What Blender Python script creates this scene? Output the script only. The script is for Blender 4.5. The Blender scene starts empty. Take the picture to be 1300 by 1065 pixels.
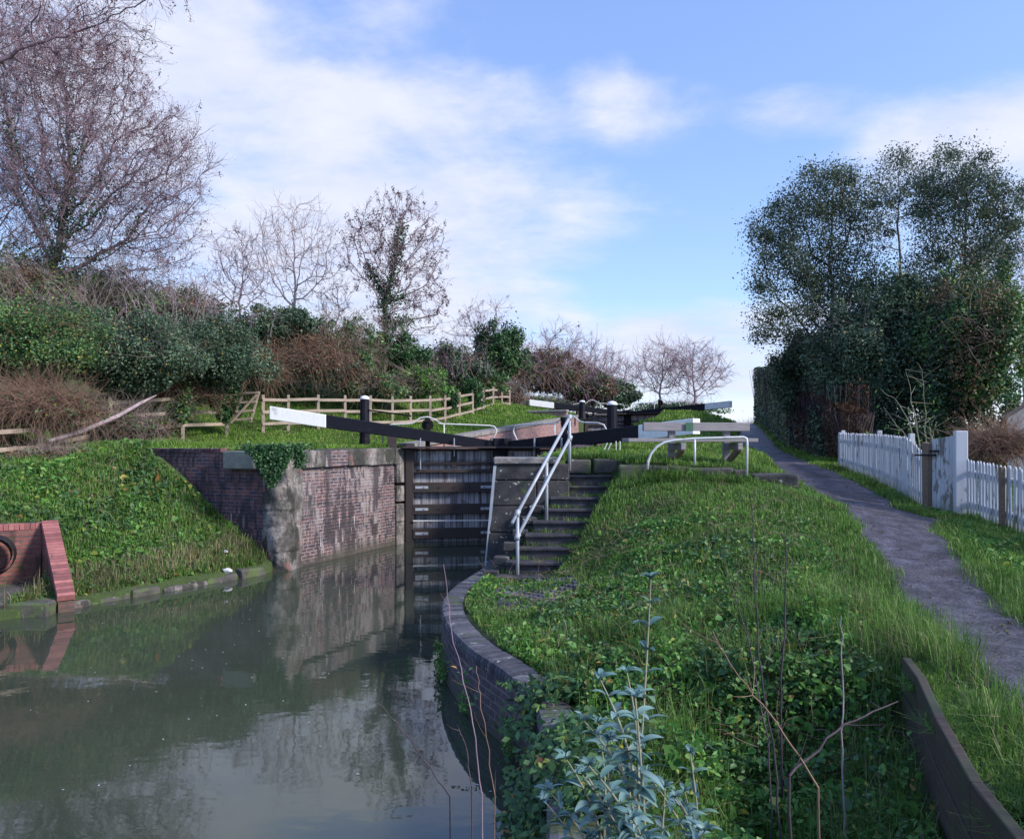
import bpy, math, random
import numpy as np
from mathutils import Vector, Matrix, noise as mnoise
from mathutils.kdtree import KDTree

scene = bpy.context.scene
col = scene.collection
R = math.radians

# ------------------------------------------------------------------ camera
EYE, FPX = 2.7, 950.0
cd = bpy.data.cameras.new('camera'); cam = bpy.data.objects.new('camera', cd); col.objects.link(cam)
cam.location = (0, 0, EYE); cam.rotation_euler = (R(90), 0, 0)
cd.sensor_width = 36; cd.lens = 36 * FPX / 1300; cd.shift_y = (560 - 532.5) / 1300
cd.clip_start = 0.05; cd.clip_end = 5000
scene.camera = cam

def at(px, py, d):
    return Vector(((px - 650) / FPX * d, d, EYE + (560 - py) / FPX * d))

# ------------------------------------------------------------------ sky + sun
SUN_EL, SUN_AZ = 32.0, 112.0        # azimuth measured from +y (view) towards +x
w = bpy.data.worlds.new('World'); scene.world = w; w.use_nodes = True
nt = w.node_tree; nt.nodes.clear()
def N(tree, typ, **kw):
    n = tree.nodes.new(typ)
    for k, v in kw.items():
        if k == 'inp':
            for a, b in v.items(): n.inputs[a].default_value = b
        else: setattr(n, k, v)
    return n
L = nt.links.new
sky = N(nt, 'ShaderNodeTexSky', sky_type='NISHITA', sun_disc=False)
sky.sun_elevation = R(SUN_EL); sky.sun_rotation = R(SUN_AZ)
sky.air_density = 1.0; sky.dust_density = 0.4; sky.ozone_density = 2.0
bgs = N(nt, 'ShaderNodeBackground', inp={'Strength': 0.09}); L(sky.outputs[0], bgs.inputs[0])
tc = N(nt, 'ShaderNodeTexCoord'); sep = N(nt, 'ShaderNodeSeparateXYZ'); L(tc.outputs['Generated'], sep.inputs[0])
def M(tree, op, a, b=None, c=None, clamp=False):
    n = tree.nodes.new('ShaderNodeMath'); n.operation = op; n.use_clamp = clamp
    for i, v in enumerate((a, b, c)):
        if v is None: continue
        if isinstance(v, (int, float)): n.inputs[i].default_value = v
        else: tree.links.new(v, n.inputs[i])
    return n.outputs[0]
zz = M(nt, 'ADD', M(nt, 'MAXIMUM', sep.outputs[2], 0.0), 0.16)
cx = M(nt, 'DIVIDE', sep.outputs[0], zz); cy = M(nt, 'DIVIDE', sep.outputs[1], zz)
comb = N(nt, 'ShaderNodeCombineXYZ'); L(cx, comb.inputs[0]); L(cy, comb.inputs[1])
mp = N(nt, 'ShaderNodeMapping'); L(comb.outputs[0], mp.inputs[0])
mp.inputs['Rotation'].default_value = (0, 0, R(28)); mp.inputs['Scale'].default_value = (1.0, 1.7, 1)
mp.inputs['Location'].default_value = (3.1, 0.7, 0)
n1 = N(nt, 'ShaderNodeTexNoise', inp={'Scale': 0.75, 'Detail': 7, 'Roughness': 0.56, 'Distortion': 0.3}); L(mp.outputs[0], n1.inputs[0])
n2 = N(nt, 'ShaderNodeTexNoise', inp={'Scale': 2.6, 'Detail': 6, 'Roughness': 0.62}); L(mp.outputs[0], n2.inputs[0])
mp3 = N(nt, 'ShaderNodeMapping'); L(tc.outputs['Generated'], mp3.inputs[0]); mp3.inputs['Scale'].default_value = (1, 1, 2.0)
n3 = N(nt, 'ShaderNodeTexNoise', inp={'Scale': 5.5, 'Detail': 8, 'Roughness': 0.6, 'Distortion': .2}); L(mp3.outputs[0], n3.inputs[0])
# broad cloud masses and clear patches, each a soft region of the sky round one direction
def patch(px, py, rx, ry, amp, inner=.25):
    c = Vector(((px-650)/FPX, 1, (560-py)/FPX)).normalized(); m_ = N(nt, 'ShaderNodeMapping', vector_type='POINT'); L(tc.outputs['Generated'], m_.inputs[0])
    sx, sz = FPX/rx, FPX/ry; m_.inputs['Scale'].default_value = (sx, (sx+sz)/2*.4, sz); m_.inputs['Location'].default_value = (-c.x*sx, -c.y*(sx+sz)/2*.4, -c.z*sz)
    ln_ = N(nt, 'ShaderNodeVectorMath', operation='LENGTH'); L(m_.outputs[0], ln_.inputs[0])
    r_ = N(nt, 'ShaderNodeMapRange', interpolation_type='SMOOTHSTEP', inp={'From Min': 1.35, 'From Max': inner, 'To Min': 0, 'To Max': amp}); L(ln_.outputs['Value'], r_.inputs[0]); return r_.outputs[0]
tot = None
for q in ((330, 190, 330, 330, .30), (560, 300, 230, 90, .20), (1000, 145, 85, 30, .26), (1215, 165, 120, 48, .30), (825, 140, 80, 42, .24), (770, 95, 50, 30, .15), (900, 440, 160, 70, .30), (640, 420, 200, 60, .22), (1290, 330, 140, 160, .18),
          (950, 45, 260, 60, -.18), (900, 290, 130, 110, -.15), (640, 40, 110, 50, -.14), (400, 30, 60, 50, -.10), (120, 60, 160, 120, .12)):
    v_ = patch(*q); tot = v_ if tot is None else M(nt, 'ADD', tot, v_)
hz = M(nt, 'MULTIPLY', M(nt, 'SUBTRACT', 0.20, sep.outputs[2], clamp=True), 0.8)
s = M(nt, 'ADD', M(nt, 'ADD', M(nt, 'MULTIPLY', n1.outputs[0], .65), M(nt, 'MULTIPLY', n3.outputs[0], 0.62)), M(nt, 'ADD', M(nt, 'MULTIPLY', n2.outputs[0], .28), M(nt, 'ADD', tot, hz)))
mr = N(nt, 'ShaderNodeMapRange', interpolation_type='SMOOTHSTEP', inp={'From Min': 0.76, 'From Max': 1.16}); L(s, mr.inputs[0])
cr = N(nt, 'ShaderNodeMapRange', inp={'From Min': 0.3, 'From Max': 0.75, 'To Min': 0.0, 'To Max': 1.0}); L(M(nt, 'ADD', M(nt, 'MULTIPLY', n2.outputs[0], .55), M(nt, 'MULTIPLY', n3.outputs[0], .5)), cr.inputs[0])
cmix = N(nt, 'ShaderNodeMix', data_type='RGBA'); L(cr.outputs[0], cmix.inputs[0])
cmix.inputs[6].default_value = (0.58, 0.66, 0.95, 1); cmix.inputs[7].default_value = (0.92, 0.93, 1.0, 1)
bgc = N(nt, 'ShaderNodeBackground', inp={'Strength': 0.56}); L(cmix.outputs[2], bgc.inputs[0])
bl = N(nt, 'ShaderNodeBackground', inp={'Color': (0.27, 0.42, 1.0, 1), 'Strength': 0.24})
add = N(nt, 'ShaderNodeAddShader'); L(bgs.outputs[0], add.inputs[0]); L(bl.outputs[0], add.inputs[1])
mx = N(nt, 'ShaderNodeMixShader'); L(M(nt, 'MULTIPLY', mr.outputs[0], 0.93), mx.inputs[0]); L(add.outputs[0], mx.inputs[1]); L(bgc.outputs[0], mx.inputs[2])
wo = N(nt, 'ShaderNodeOutputWorld'); L(mx.outputs[0], wo.inputs[0])

sd = bpy.data.lights.new('sun', 'SUN'); so = bpy.data.objects.new('sun', sd); col.objects.link(so)
sd.energy = 2.7; sd.angle = R(9); sd.color = (1.0, 0.93, 0.84)
sv = Vector((math.sin(R(SUN_AZ)) * math.cos(R(SUN_EL)), math.cos(R(SUN_AZ)) * math.cos(R(SUN_EL)), math.sin(R(SUN_EL))))
so.rotation_euler = sv.to_track_quat('Z', 'Y').to_euler()
vs = scene.view_settings; vs.view_transform = 'Standard'; vs.look = 'None'; vs.exposure = 0.95; vs.gamma = 1; vs.use_curve_mapping = False
scene.cycles.max_bounces = 5; scene.cycles.diffuse_bounces = 3; scene.cycles.transparent_max_bounces = 4
scene.cycles.use_denoising = True

# ------------------------------------------------------------------ materials
def newmat(name):
    m = bpy.data.materials.new(name); m.use_nodes = True
    t = m.node_tree; b = t.nodes['Principled BSDF']
    return m, t, b
def ramp(t, fac, stops, mode='LINEAR'):
    r = t.nodes.new('ShaderNodeValToRGB'); e = r.color_ramp.elements; r.color_ramp.interpolation = mode
    while len(e) < len(stops): e.new(0.5)
    for i, (p, c) in enumerate(stops): e[i].position = p; e[i].color = (*c, 1)
    t.links.new(fac, r.inputs[0]); return r.outputs[0]
def mixc(t, fac, a, b, mode='MIX'):
    n = t.nodes.new('ShaderNodeMix'); n.data_type = 'RGBA'; n.blend_type = mode
    for i, v in ((0, fac), (6, a), (7, b)):
        if isinstance(v, (int, float)): n.inputs[i].default_value = v
        elif isinstance(v, tuple): n.inputs[i].default_value = (*v, 1)
        else: t.links.new(v, n.inputs[i])
    return n.outputs[2]
def tnoise(t, scale, detail=4, rough=0.55, vec=None, sc=None, dist=0.0):
    n = t.nodes.new('ShaderNodeTexNoise'); n.inputs['Scale'].default_value = scale
    n.inputs['Detail'].default_value = detail; n.inputs['Roughness'].default_value = rough; n.inputs['Distortion'].default_value = dist
    if vec is None:
        g = t.nodes.new('ShaderNodeTexCoord'); vec = g.outputs['Object']
    if sc is not None:
        m = t.nodes.new('ShaderNodeMapping'); m.inputs['Scale'].default_value = sc; t.links.new(vec, m.inputs[0]); vec = m.outputs[0]
    t.links.new(vec, n.inputs[0]); return n.outputs[0]
def bump(t, b, h, strength=0.4, dist=0.02):
    n = t.nodes.new('ShaderNodeBump'); n.inputs['Strength'].default_value = strength; n.inputs['Distance'].default_value = dist
    t.links.new(h, n.inputs['Height']); t.links.new(n.outputs[0], b.inputs['Normal'])
def uv(t): return t.nodes.new('ShaderNodeUVMap').outputs[0]
def smooth(t, v, a, b):
    n = t.nodes.new('ShaderNodeMapRange'); n.interpolation_type = 'SMOOTHSTEP'
    n.inputs['From Min'].default_value = a; n.inputs['From Max'].default_value = b
    t.links.new(v, n.inputs[0]); return n.outputs[0]

def leafmat(name, stops, rough=0.55, spec=0.35, trans=0.25, big=None):
    m, t, b = newmat(name)
    g = t.nodes.new('ShaderNodeNewGeometry')
    c = ramp(t, g.outputs['Random Per Island'], stops)
    n = tnoise(t, 0.9, 3, 0.6)
    c = mixc(t, smooth(t, n, 0.35, 0.68), mixc(t, 1.0, c, (0.62, 0.66, 0.66), 'MULTIPLY'), c)
    if big: c = mixc(t, smooth(t, tnoise(t, big[0], 4, 0.6), big[1], big[2]), c, mixc(t, 0.7, c, big[3]))
    t.links.new(c, b.inputs['Base Color']); b.inputs['Roughness'].default_value = rough
    b.inputs['Specular IOR Level'].default_value = spec
    if trans:
        tr = t.nodes.new('ShaderNodeBsdfTranslucent'); t.links.new(c, tr.inputs[0])
        mx = t.nodes.new('ShaderNodeMixShader'); mx.inputs[0].default_value = trans
        o = t.nodes['Material Output']; t.links.new(b.outputs[0], mx.inputs[1]); t.links.new(tr.outputs[0], mx.inputs[2]); t.links.new(mx.outputs[0], o.inputs[0])
    return m
MT = {}
MT['grass'] = leafmat('grass_blades', [(0, (0.061, 0.146, 0.024)), (.35, (0.122, 0.256, 0.039)), (.7, (0.171, 0.342, 0.061)), (.9, (0.244, 0.378, 0.098)), (1, (0.366, 0.329, 0.159))], 0.6, .25, .25,
                      big=(1.1, .50, .68, (.13, .20, .07)))
MT['lawn'] = leafmat('lawn_blades', [(0, (.08, .18, .02)), (.45, (.15, .31, .035)), (.75, (.22, .38, .06)), (.9, (.32, .38, .11)), (1, (.38, .34, .17))], 0.6, .25, .3)
MT['drygrass'] = leafmat('dry_grass', [(0, (0.138, 0.127, 0.057)), (.5, (0.276, 0.230, 0.127)), (1, (0.414, 0.356, 0.230))], 0.7, .2, .2)
MT['bramble'] = leafmat('bramble_leaf', [(0, (0.041, 0.101, 0.041)), (.4, (0.068, 0.162, 0.061)), (.75, (0.115, 0.230, 0.081)), (.92, (0.176, 0.297, 0.081)), (.975, (0.378, 0.365, 0.068)), (1, (0.405, 0.162, 0.068))], 0.5, .3, .15)
MT['nettle'] = leafmat('nettle_leaf', [(0, (0.072, 0.192, 0.042)), (.5, (0.120, 0.300, 0.060)), (.9, (0.192, 0.384, 0.084)), (1, (0.456, 0.432, 0.084))], 0.5, .35, .3)
MT['hedgeleaf'] = leafmat('hedge_leaf', [(0, (0.046, 0.088, 0.058)), (.5, (0.091, 0.156, 0.098)), (.9, (0.156, 0.221, 0.130)), (.985, (0.143, 0.208, 0.091)), (1, (0.600, 0.364, 0.078))], 0.5, .28, .12)
MT['ivy'] = leafmat('ivy_leaf', [(0, (0.020, 0.059, 0.025)), (.5, (0.042, 0.119, 0.042)), (.9, (0.084, 0.196, 0.063)), (1, (0.168, 0.280, 0.084))], 0.5, .3, .12)
MT['evergreen'] = leafmat('evergreen_leaf', [(0, (0.065, 0.104, 0.091)), (.5, (0.111, 0.156, 0.111)), (.9, (0.169, 0.221, 0.143)), (1, (0.260, 0.273, 0.130))], 0.5, .3, .2,
                          big=(0.35, .5, .66, (.12, .14, .04)))
MT['clipped'] = leafmat('clipped_hedge_leaf', [(0, (0.036, 0.078, 0.054)), (.5, (0.066, 0.132, 0.084)), (1, (0.120, 0.204, 0.108))], 0.45, .4, .1)
MT['silver'] = leafmat('silver_leaf', [(0, (0.081, 0.176, 0.162)), (.5, (0.149, 0.270, 0.257)), (.85, (0.257, 0.392, 0.392)), (1, (0.162, 0.297, 0.108))], 0.5, .4, .2)
MT['brownleaf'] = leafmat('brown_leaf', [(0, (.09, .045, .03)), (.5, (.17, .09, .06)), (1, (.28, .17, .10))], 0.7, .2, .15)
MT['deadleaf'] = leafmat('dead_leaf', [(0, (.03, .015, .012)), (.6, (.07, .04, .03)), (1, (.14, .09, .05))], 0.7, .2, .05)
MT['keys'] = leafmat('ash_keys', [(0, (.07, .03, .045)), (.5, (.12, .055, .07)), (1, (.2, .1, .09))], 0.7, .2, .1)

def barkmat(name, c0, c1, sc=6):
    m, t, b = newmat(name)
    n = tnoise(t, sc, 5, 0.65, sc=(1, 1, .35))
    t.links.new(ramp(t, n, [(.3, c0), (.7, c1)]), b.inputs['Base Color']); b.inputs['Roughness'].default_value = .85
    bump(t, b, n, .6, .02); return m
MT['twig'] = barkmat('purple_twig', (.17, .11, .145), (.30, .21, .25))
MT['twigpale'] = barkmat('pale_twig', (.22, .17, .19), (.42, .34, .36))
MT['twigfar'] = barkmat('far_twig', (.22, .15, .19), (.34, .25, .28))
MT['bark'] = barkmat('bark', (.07, .06, .05), (.19, .17, .14))
MT['cane'] = barkmat('bramble_cane', (.13, .075, .055), (.30, .19, .14), 3)
MT['canegrey'] = barkmat('dead_cane', (.16, .12, .11), (.34, .27, .24), 3)
MT['darkstem'] = barkmat('dark_stem', (.03, .022, .028), (.10, .07, .08))
MT['greenstem'] = barkmat('green_stem', (.16, .17, .11), (.30, .28, .20))

def woodmat(name, c0, c1, c2=None, grain=(1, 1, 14), rough=.8, paint=None):
    m, t, b = newmat(name)
    v = uv(t)
    n = tnoise(t, 3.0, 6, .65, vec=v, sc=(1.2, 16, 1)); n2 = tnoise(t, 1.7, 4, .6)
    c = ramp(t, n, [(.25, c0), (.75, c1)])
    if c2: c = mixc(t, smooth(t, n2, .45, .65), c, c2)
    if paint:
        f = smooth(t, tnoise(t, 9, 6, .7, sc=(1, 1, .5)), paint[1], paint[1] + .1)
        c = mixc(t, f, paint[0], c)
    t.links.new(c, b.inputs['Base Color']); b.inputs['Roughness'].default_value = rough
    bump(t, b, n, .35, .01); return m
MT['fencewood'] = woodmat('pale_fence_timber', (.20, .15, .12), (.46, .37, .30), (.24, .20, .16))
MT['benchwood'] = woodmat('weathered_bench_timber', (.13, .12, .13), (.30, .28, .31), (.2, .19, .19))
MT['oldpost'] = woodmat('old_brown_post', (.10, .07, .05), (.24, .17, .13))
MT['board'] = woodmat('rotting_edge_board', (.022, .016, .015), (.08, .055, .045), (.035, .045, .022), paint=None)
MT['gateplank'] = None
def painted(name, colr, rough, dirt, amount=.62, bumpy=.15):
    m, t, b = newmat(name)
    n = tnoise(t, 2.2, 7, .68); n3 = tnoise(t, 26, 4, .7)
    f = smooth(t, n, amount, amount + .16)
    c = mixc(t, f, colr, dirt)
    c = mixc(t, smooth(t, n3, .45, .8), c, mixc(t, .5, c, dirt))
    t.links.new(c, b.inputs['Base Color']); b.inputs['Roughness'].default_value = rough
    if max(colr) < .05: b.inputs['Specular IOR Level'].default_value = .16
    bump(t, b, n3, bumpy, .006); return m
MT['black'] = painted('black_gate_paint', (.009, .010, .017), .5, (.035, .032, .038), .60)
MT['white'] = painted('white_beam_paint', (.80, .80, .82), .5, (.45, .45, .44), .56)
MT['whitetube'] = painted('white_tube_paint', (.62, .63, .64), .45, (.33, .29, .26), .6)
MT['galv'] = painted('galvanised_tube', (.36, .39, .44), .42, (.24, .25, .27), .55)
MT['iron'] = painted('black_ironwork', (.008, .008, .011), .5, (.06, .04, .03), .6)
def picketmat(thr=.57):
    m, t, b = newmat('peeling_white_paint')
    v = uv(t)
    n = tnoise(t, 3.4, 7, .72, sc=(1.6, 1.6, .45)); g = tnoise(t, 3, 5, .6, vec=v, sc=(20, 1.0, 1))
    oi = t.nodes.new('ShaderNodeObjectInfo')
    wood = ramp(t, g, [(.3, (.10, .09, .09)), (.7, (.28, .26, .26))])
    pc = mixc(t, oi.outputs['Random'], (.56, .57, .62), (.44, .45, .50))
    c = mixc(t, smooth(t, n, thr, thr+.04), pc, wood)
    sp = t.nodes.new('ShaderNodeSeparateXYZ'); tcx = t.nodes.new('ShaderNodeTexCoord'); t.links.new(tcx.outputs['Generated'], sp.inputs[0])
    low = M(t, 'MULTIPLY', smooth(t, M(t, 'SUBTRACT', M(t, 'MULTIPLY', n, .55), sp.outputs[2]), -.02, .22), .75)
    c = mixc(t, low, c, (.16, .17, .12))
    t.links.new(c, b.inputs['Base Color']); b.inputs['Roughness'].default_value = .65
    bump(t, b, n, .3, .004); return m
MT['picket'] = picketmat(); MT['gatepeel'] = picketmat(.49)
def plankmat():
    m, t, b = newmat('weathered_gate_planks')
    v = uv(t)
    st = tnoise(t, 5.5, 5, .65, vec=v, sc=(1.6, .10, 1)); fine = tnoise(t, 3, 5, .7, vec=v, sc=(26, 1.2, 1))
    blot = tnoise(t, 2.6, 5, .6, vec=v)
    c = ramp(t, st, [(.34, (.06, .05, .06)), (.43, (.20, .18, .20)), (.50, (.34, .34, .38)), (.65, (.50, .50, .55))])
    c = mixc(t, smooth(t, blot, .54, .7), c, (.15, .10, .09))
    c = mixc(t, .5, c, ramp(t, fine, [(.3, (.2, .2, .2)), (.7, (1, 1, 1))]), 'MULTIPLY')
    t.links.new(c, b.inputs['Base Color']); b.inputs['Roughness'].default_value = .75
    br = t.nodes.new('ShaderNodeTexBrick'); br.inputs['Scale'].default_value = 1; br.inputs['Brick Width'].default_value = .16; br.inputs['Row Height'].default_value = 50
    br.inputs['Mortar Size'].default_value = .006; br.offset = 0; t.links.new(v, br.inputs[0])
    c2 = mixc(t, br.outputs['Fac'], c, (.012, .01, .012)); t.links.new(c2, b.inputs['Base Color'])
    bump(t, b, fine, .3, .006); return m
MT['gateplank'] = plankmat()
MT['gaterail'] = woodmat('wet_dark_gate_rail', (.016, .011, .013), (.06, .042, .040), (.03, .025, .022), rough=.75)

def brickmat(name, ca, cb, mortar, streak=0.0, pale=None, moss=None, dark=None, bw=.225, rh=.075, noisy=.7, rough=.85, ms=.008):
    m, t, b = newmat(name)
    v = uv(t)
    br = t.nodes.new('ShaderNodeTexBrick'); br.inputs['Scale'].default_value = 1
    br.inputs['Brick Width'].default_value = bw; br.inputs['Row Height'].default_value = rh; br.inputs['Mortar Size'].default_value = ms*1.35
    br.inputs['Mortar Smooth'].default_value = .2; br.inputs['Bias'].default_value = 0
    wob = tnoise(t, 5, 3, .5, vec=v)
    off = t.nodes.new('ShaderNodeVectorMath'); off.operation = 'MULTIPLY_ADD'
    t.links.new(wob, off.inputs[0]); off.inputs[1].default_value = (.02, .014, 0); t.links.new(v, off.inputs[2])
    t.links.new(off.outputs[0], br.inputs[0])
    br.inputs['Color1'].default_value = (*ca, 1); br.inputs['Color2'].default_value = (*cb, 1); br.inputs['Mortar'].default_value = (*mortar, 1)
    # second brick layer gives more variation brick by brick
    nb = tnoise(t, 3.3, 6, .7, vec=v, sc=(1, 2.2, 1))
    c = mixc(t, noisy, br.outputs['Color'], ramp(t, nb, [(.32, (.22, .22, .30)), (.5, (.85, .8, .85)), (.68, (1.5, 1.25, 1.15))]), 'MULTIPLY')
    big = tnoise(t, .8, 5, .6, vec=v)
    if pale:
        f = smooth(t, M(t, 'ADD', M(t, 'MULTIPLY', tnoise(t, 2.0, 6, .68, vec=v, sc=(1, .38, 1)), .7), M(t, 'MULTIPLY', big, .4)), pale[1], pale[1] + .12)
        c = mixc(t, M(t, 'MULTIPLY', f, pale[2]), c, pale[0])
    if dark:
        f = smooth(t, tnoise(t, 1.6, 5, .65, vec=v, sc=(1.6, .4, 1)), dark[1], dark[1] + .1)
        c = mixc(t, M(t, 'MULTIPLY', f, .8), c, dark[0])
    if streak:
        f = smooth(t, tnoise(t, 5.2, 4, .6, vec=v, sc=(1.3, .07, 1), dist=.3), .655, .70)
        f = M(t, 'MULTIPLY', f, smooth(t, tnoise(t, 1.3, 2, .5, vec=v), .42, .55))
        c = mixc(t, M(t, 'MULTIPLY', f, streak), c, (.66, .64, .66))
    # waterline tide mark is real staining: dark and green near the water
    tcn = t.nodes.new('ShaderNodeTexCoord'); sp = t.nodes.new('ShaderNodeSeparateXYZ'); t.links.new(tcn.outputs['Object'], sp.inputs[0])
    f = smooth(t, M(t, 'SUBTRACT', M(t, 'MULTIPLY', big, .6), sp.outputs[2]), -.05, .3)
    c = mixc(t, M(t, 'MULTIPLY', f, .85), c, (.055, .05, .04))
    if moss:
        f = smooth(t, tnoise(t, 2.4, 6, .7), moss, moss + .1)
        c = mixc(t, M(t, 'MULTIPLY', f, .85), c, (.07, .11, .03))
    t.links.new(c, b.inputs['Base Color']); b.inputs['Roughness'].default_value = rough
    h = M(t, 'SUBTRACT', M(t, 'MULTIPLY', nb, .8), br.outputs['Fac'])
    bump(t, b, h, .8, .02); return m
MT['brickdark'] = brickmat('dark_weathered_brick', (.15, .06, .06), (.045, .038, .065), (.15, .125, .13), 0.3, pale=((.26, .22, .22), .60, .4), dark=((.018, .015, .022), .47))
MT['brickpale'] = brickmat('stained_pink_brick', (.17, .095, .09), (.06, .052, .07), (.30, .26, .26), 1.0, pale=((.38, .35, .35), .535, .55), dark=((.022, .02, .026), .47))
MT['brickpink'] = brickmat('pink_chamber_brick', (.40, .22, .2), (.30, .17, .17), (.32, .28, .26), 0.3, pale=((.45, .38, .36), .62, .5))
MT['brickred'] = brickmat('red_outfall_brick', (.30, .12, .10), (.20, .075, .07), (.14, .11, .10), .2, dark=((.06, .035, .03), .50), noisy=.6, moss=.60)
MT['brickquay'] = brickmat('dark_quay_brick', (.10, .075, .09), (.06, .05, .07), (.17, .15, .15), 0.1, dark=((.03, .028, .03), .55), moss=.58)
MT['brickpave'] = brickmat('blue_brick_paving', (.085, .085, .115), (.055, .055, .08), (.05, .06, .04), 0, noisy=.5, moss=.55, bw=.22, rh=.11)
def stonemat(name, c0, c1, lichen=.62, moss=.6, lcol=(.42, .44, .42)):
    m, t, b = newmat(name)
    n = tnoise(t, 3.5, 8, .7); c = ramp(t, n, [(.3, c0), (.7, c1)])
    c = mixc(t, smooth(t, tnoise(t, 13, 3, .6), lichen, lichen + .05), c, lcol)
    c = mixc(t, M(t, 'MULTIPLY', smooth(t, tnoise(t, 1.8, 6, .7), moss, moss + .1), .8), c, (.075, .12, .03))
    t.links.new(c, b.inputs['Base Color']); b.inputs['Roughness'].default_value = .9
    bump(t, b, n, .9, .03); return m
MT['stonedark'] = stonemat('dark_lichen_stone', (.02, .02, .024), (.065, .062, .066), .645, .60, (.36, .38, .36))
MT['stone'] = stonemat('weathered_stone', (.12, .11, .11), (.30, .28, .27), .66, .66)
MT['stonepale'] = stonemat('pale_stone', (.22, .20, .20), (.42, .39, .38), .70, .70)
MT['stonemoss'] = stonemat('mossy_stone', (.035, .033, .03), (.11, .10, .095), .68, .47)
MT['coping'] = stonemat('worn_blue_coping_brick', (.075, .08, .10), (.17, .175, .21), .68, .62, (.30, .32, .34))
MT['redcoping'] = stonemat('red_coping_brick', (.30, .10, .10), (.42, .16, .16), .74, .8)
def redc():
    m, t, b = newmat('red_coping'); g = t.nodes.new('ShaderNodeNewGeometry')
    c = ramp(t, g.outputs['Random Per Island'], [(0, (.16, .06, .06)), (.5, (.30, .11, .11)), (1, (.38, .15, .14))]); c = mixc(t, smooth(t, tnoise(t, 3, 6, .7), .55, .66), c, (.07, .06, .04))
    t.links.new(mixc(t, .35, c, ramp(t, tnoise(t, 9, 6, .7), [(.35, (.3, .25, .25)), (.6, (1, 1, 1))]), 'MULTIPLY'), b.inputs['Base Color']); b.inputs['Roughness'].default_value = .8; return m
MT['redcoping'] = redc()
def bluec():
    m, t, b = newmat('blue_coping_brick'); g = t.nodes.new('ShaderNodeNewGeometry')
    c = ramp(t, g.outputs['Random Per Island'], [(0, (.04, .04, .055)), (.5, (.085, .085, .11)), (1, (.16, .155, .18))]); n = tnoise(t, 14, 6, .7)
    c = mixc(t, .7, c, ramp(t, n, [(.35, (.4, .4, .4)), (.6, (1.1, 1.1, 1.1))]), 'MULTIPLY'); c = mixc(t, smooth(t, tnoise(t, 11, 3, .6), .64, .68), c, (.26, .28, .26))
    c = mixc(t, M(t, 'MULTIPLY', smooth(t, tnoise(t, 2.2, 6, .7), .54, .64), .8), c, (.05, .075, .025))
    t.links.new(c, b.inputs['Base Color']); b.inputs['Roughness'].default_value = .8; bump(t, b, n, .6, .012); return m
MT['coping'] = bluec()
def stepmat():
    m, t, b = newmat('dark_slate_step'); n = tnoise(t, 6, 7, .7)
    c = ramp(t, n, [(.3, (.02, .02, .026)), (.7, (.075, .072, .088))])
    c = mixc(t, smooth(t, tnoise(t, 2.5, 6, .7), .58, .66), c, (.10, .10, .05))
    t.links.new(c, b.inputs['Base Color']); b.inputs['Roughness'].default_value = .7; b.inputs['Specular IOR Level'].default_value = .25; bump(t, b, n, .5, .012); return m
MT['step'] = stepmat()
def groundmat():
    m, t, b = newmat('turf_soil'); n = tnoise(t, 1.3, 8, .7); n2 = tnoise(t, 14, 5, .7)
    c = ramp(t, n, [(.3, (.030, .045, .016)), (.55, (.045, .075, .02)), (.75, (.06, .055, .035))])
    c = mixc(t, smooth(t, n2, .5, .7), c, (.07, .11, .03))
    t.links.new(c, b.inputs['Base Color']); b.inputs['Roughness'].default_value = 1; bump(t, b, n2, 1, .05); return m
MT['ground'] = groundmat()
def pathmat():
    m, t, b = newmat('wet_gravel_mud'); n = tnoise(t, 3.5, 9, .72); n2 = tnoise(t, 45, 4, .7); n3 = tnoise(t, 1.1, 5, .6)
    c = ramp(t, n, [(.34, (.020, .016, .024)), (.5, (.068, .060, .088)), (.66, (.15, .14, .19))])
    c = mixc(t, smooth(t, n2, .58, .72), c, (.25, .24, .27))
    c = mixc(t, smooth(t, tnoise(t, 16, 5, .7), .56, .64), c, (.03, .022, .026)); c = mixc(t, smooth(t, tnoise(t, 5, 7, .75), .55, .62), c, mixc(t, .6, c, (.035, .026, .03)))
    c = mixc(t, M(t, 'MULTIPLY', smooth(t, n3, .5, .68), .6), c, (.05, .035, .035))
    t.links.new(c, b.inputs['Base Color'])
    t.links.new(M(t, 'ADD', .5, M(t, 'MULTIPLY', smooth(t, n3, .42, .66), -.12)), b.inputs['Roughness'])
    bump(t, b, M(t, 'ADD', M(t, 'ADD', n, M(t, 'MULTIPLY', tnoise(t, 13, 6, .7), .8)), M(t, 'MULTIPLY', n2, .4)), 1.0, .06); return m
MT['path'] = pathmat()
def watermat():
    m, t, b = newmat('murky_canal_water')
    n = tnoise(t, 1.0, 3, .6, sc=(.8, 1.3, 1)); n2 = tnoise(t, 5.5, 3, .55, sc=(1, 1.6, 1))
    c = ramp(t, tnoise(t, .35, 4, .6), [(.3, (.034, .048, .034)), (.7, (.056, .066, .046))])
    t.links.new(c, b.inputs['Base Color']); b.inputs['Roughness'].default_value = .02; b.inputs['IOR'].default_value = 1.42
    b.inputs['Specular IOR Level'].default_value = 1.0
    bump(t, b, M(t, 'ADD', M(t, 'MULTIPLY', n, 1.0), M(t, 'MULTIPLY', n2, .16)), .08, .04); return m
MT['water'] = watermat()
def flat(name, c, rough=.7):
    m, t, b = newmat(name); n = tnoise(t, 7, 5, .65)
    t.links.new(ramp(t, n, [(.3, tuple(x * .7 for x in c)), (.7, c)]), b.inputs['Base Color']); b.inputs['Roughness'].default_value = rough; return m
MT['roofslate'] = flat('dark_slate_roof', (.045, .045, .055))
MT['render'] = flat('grey_rendered_wall', (.26, .27, .31))
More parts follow.
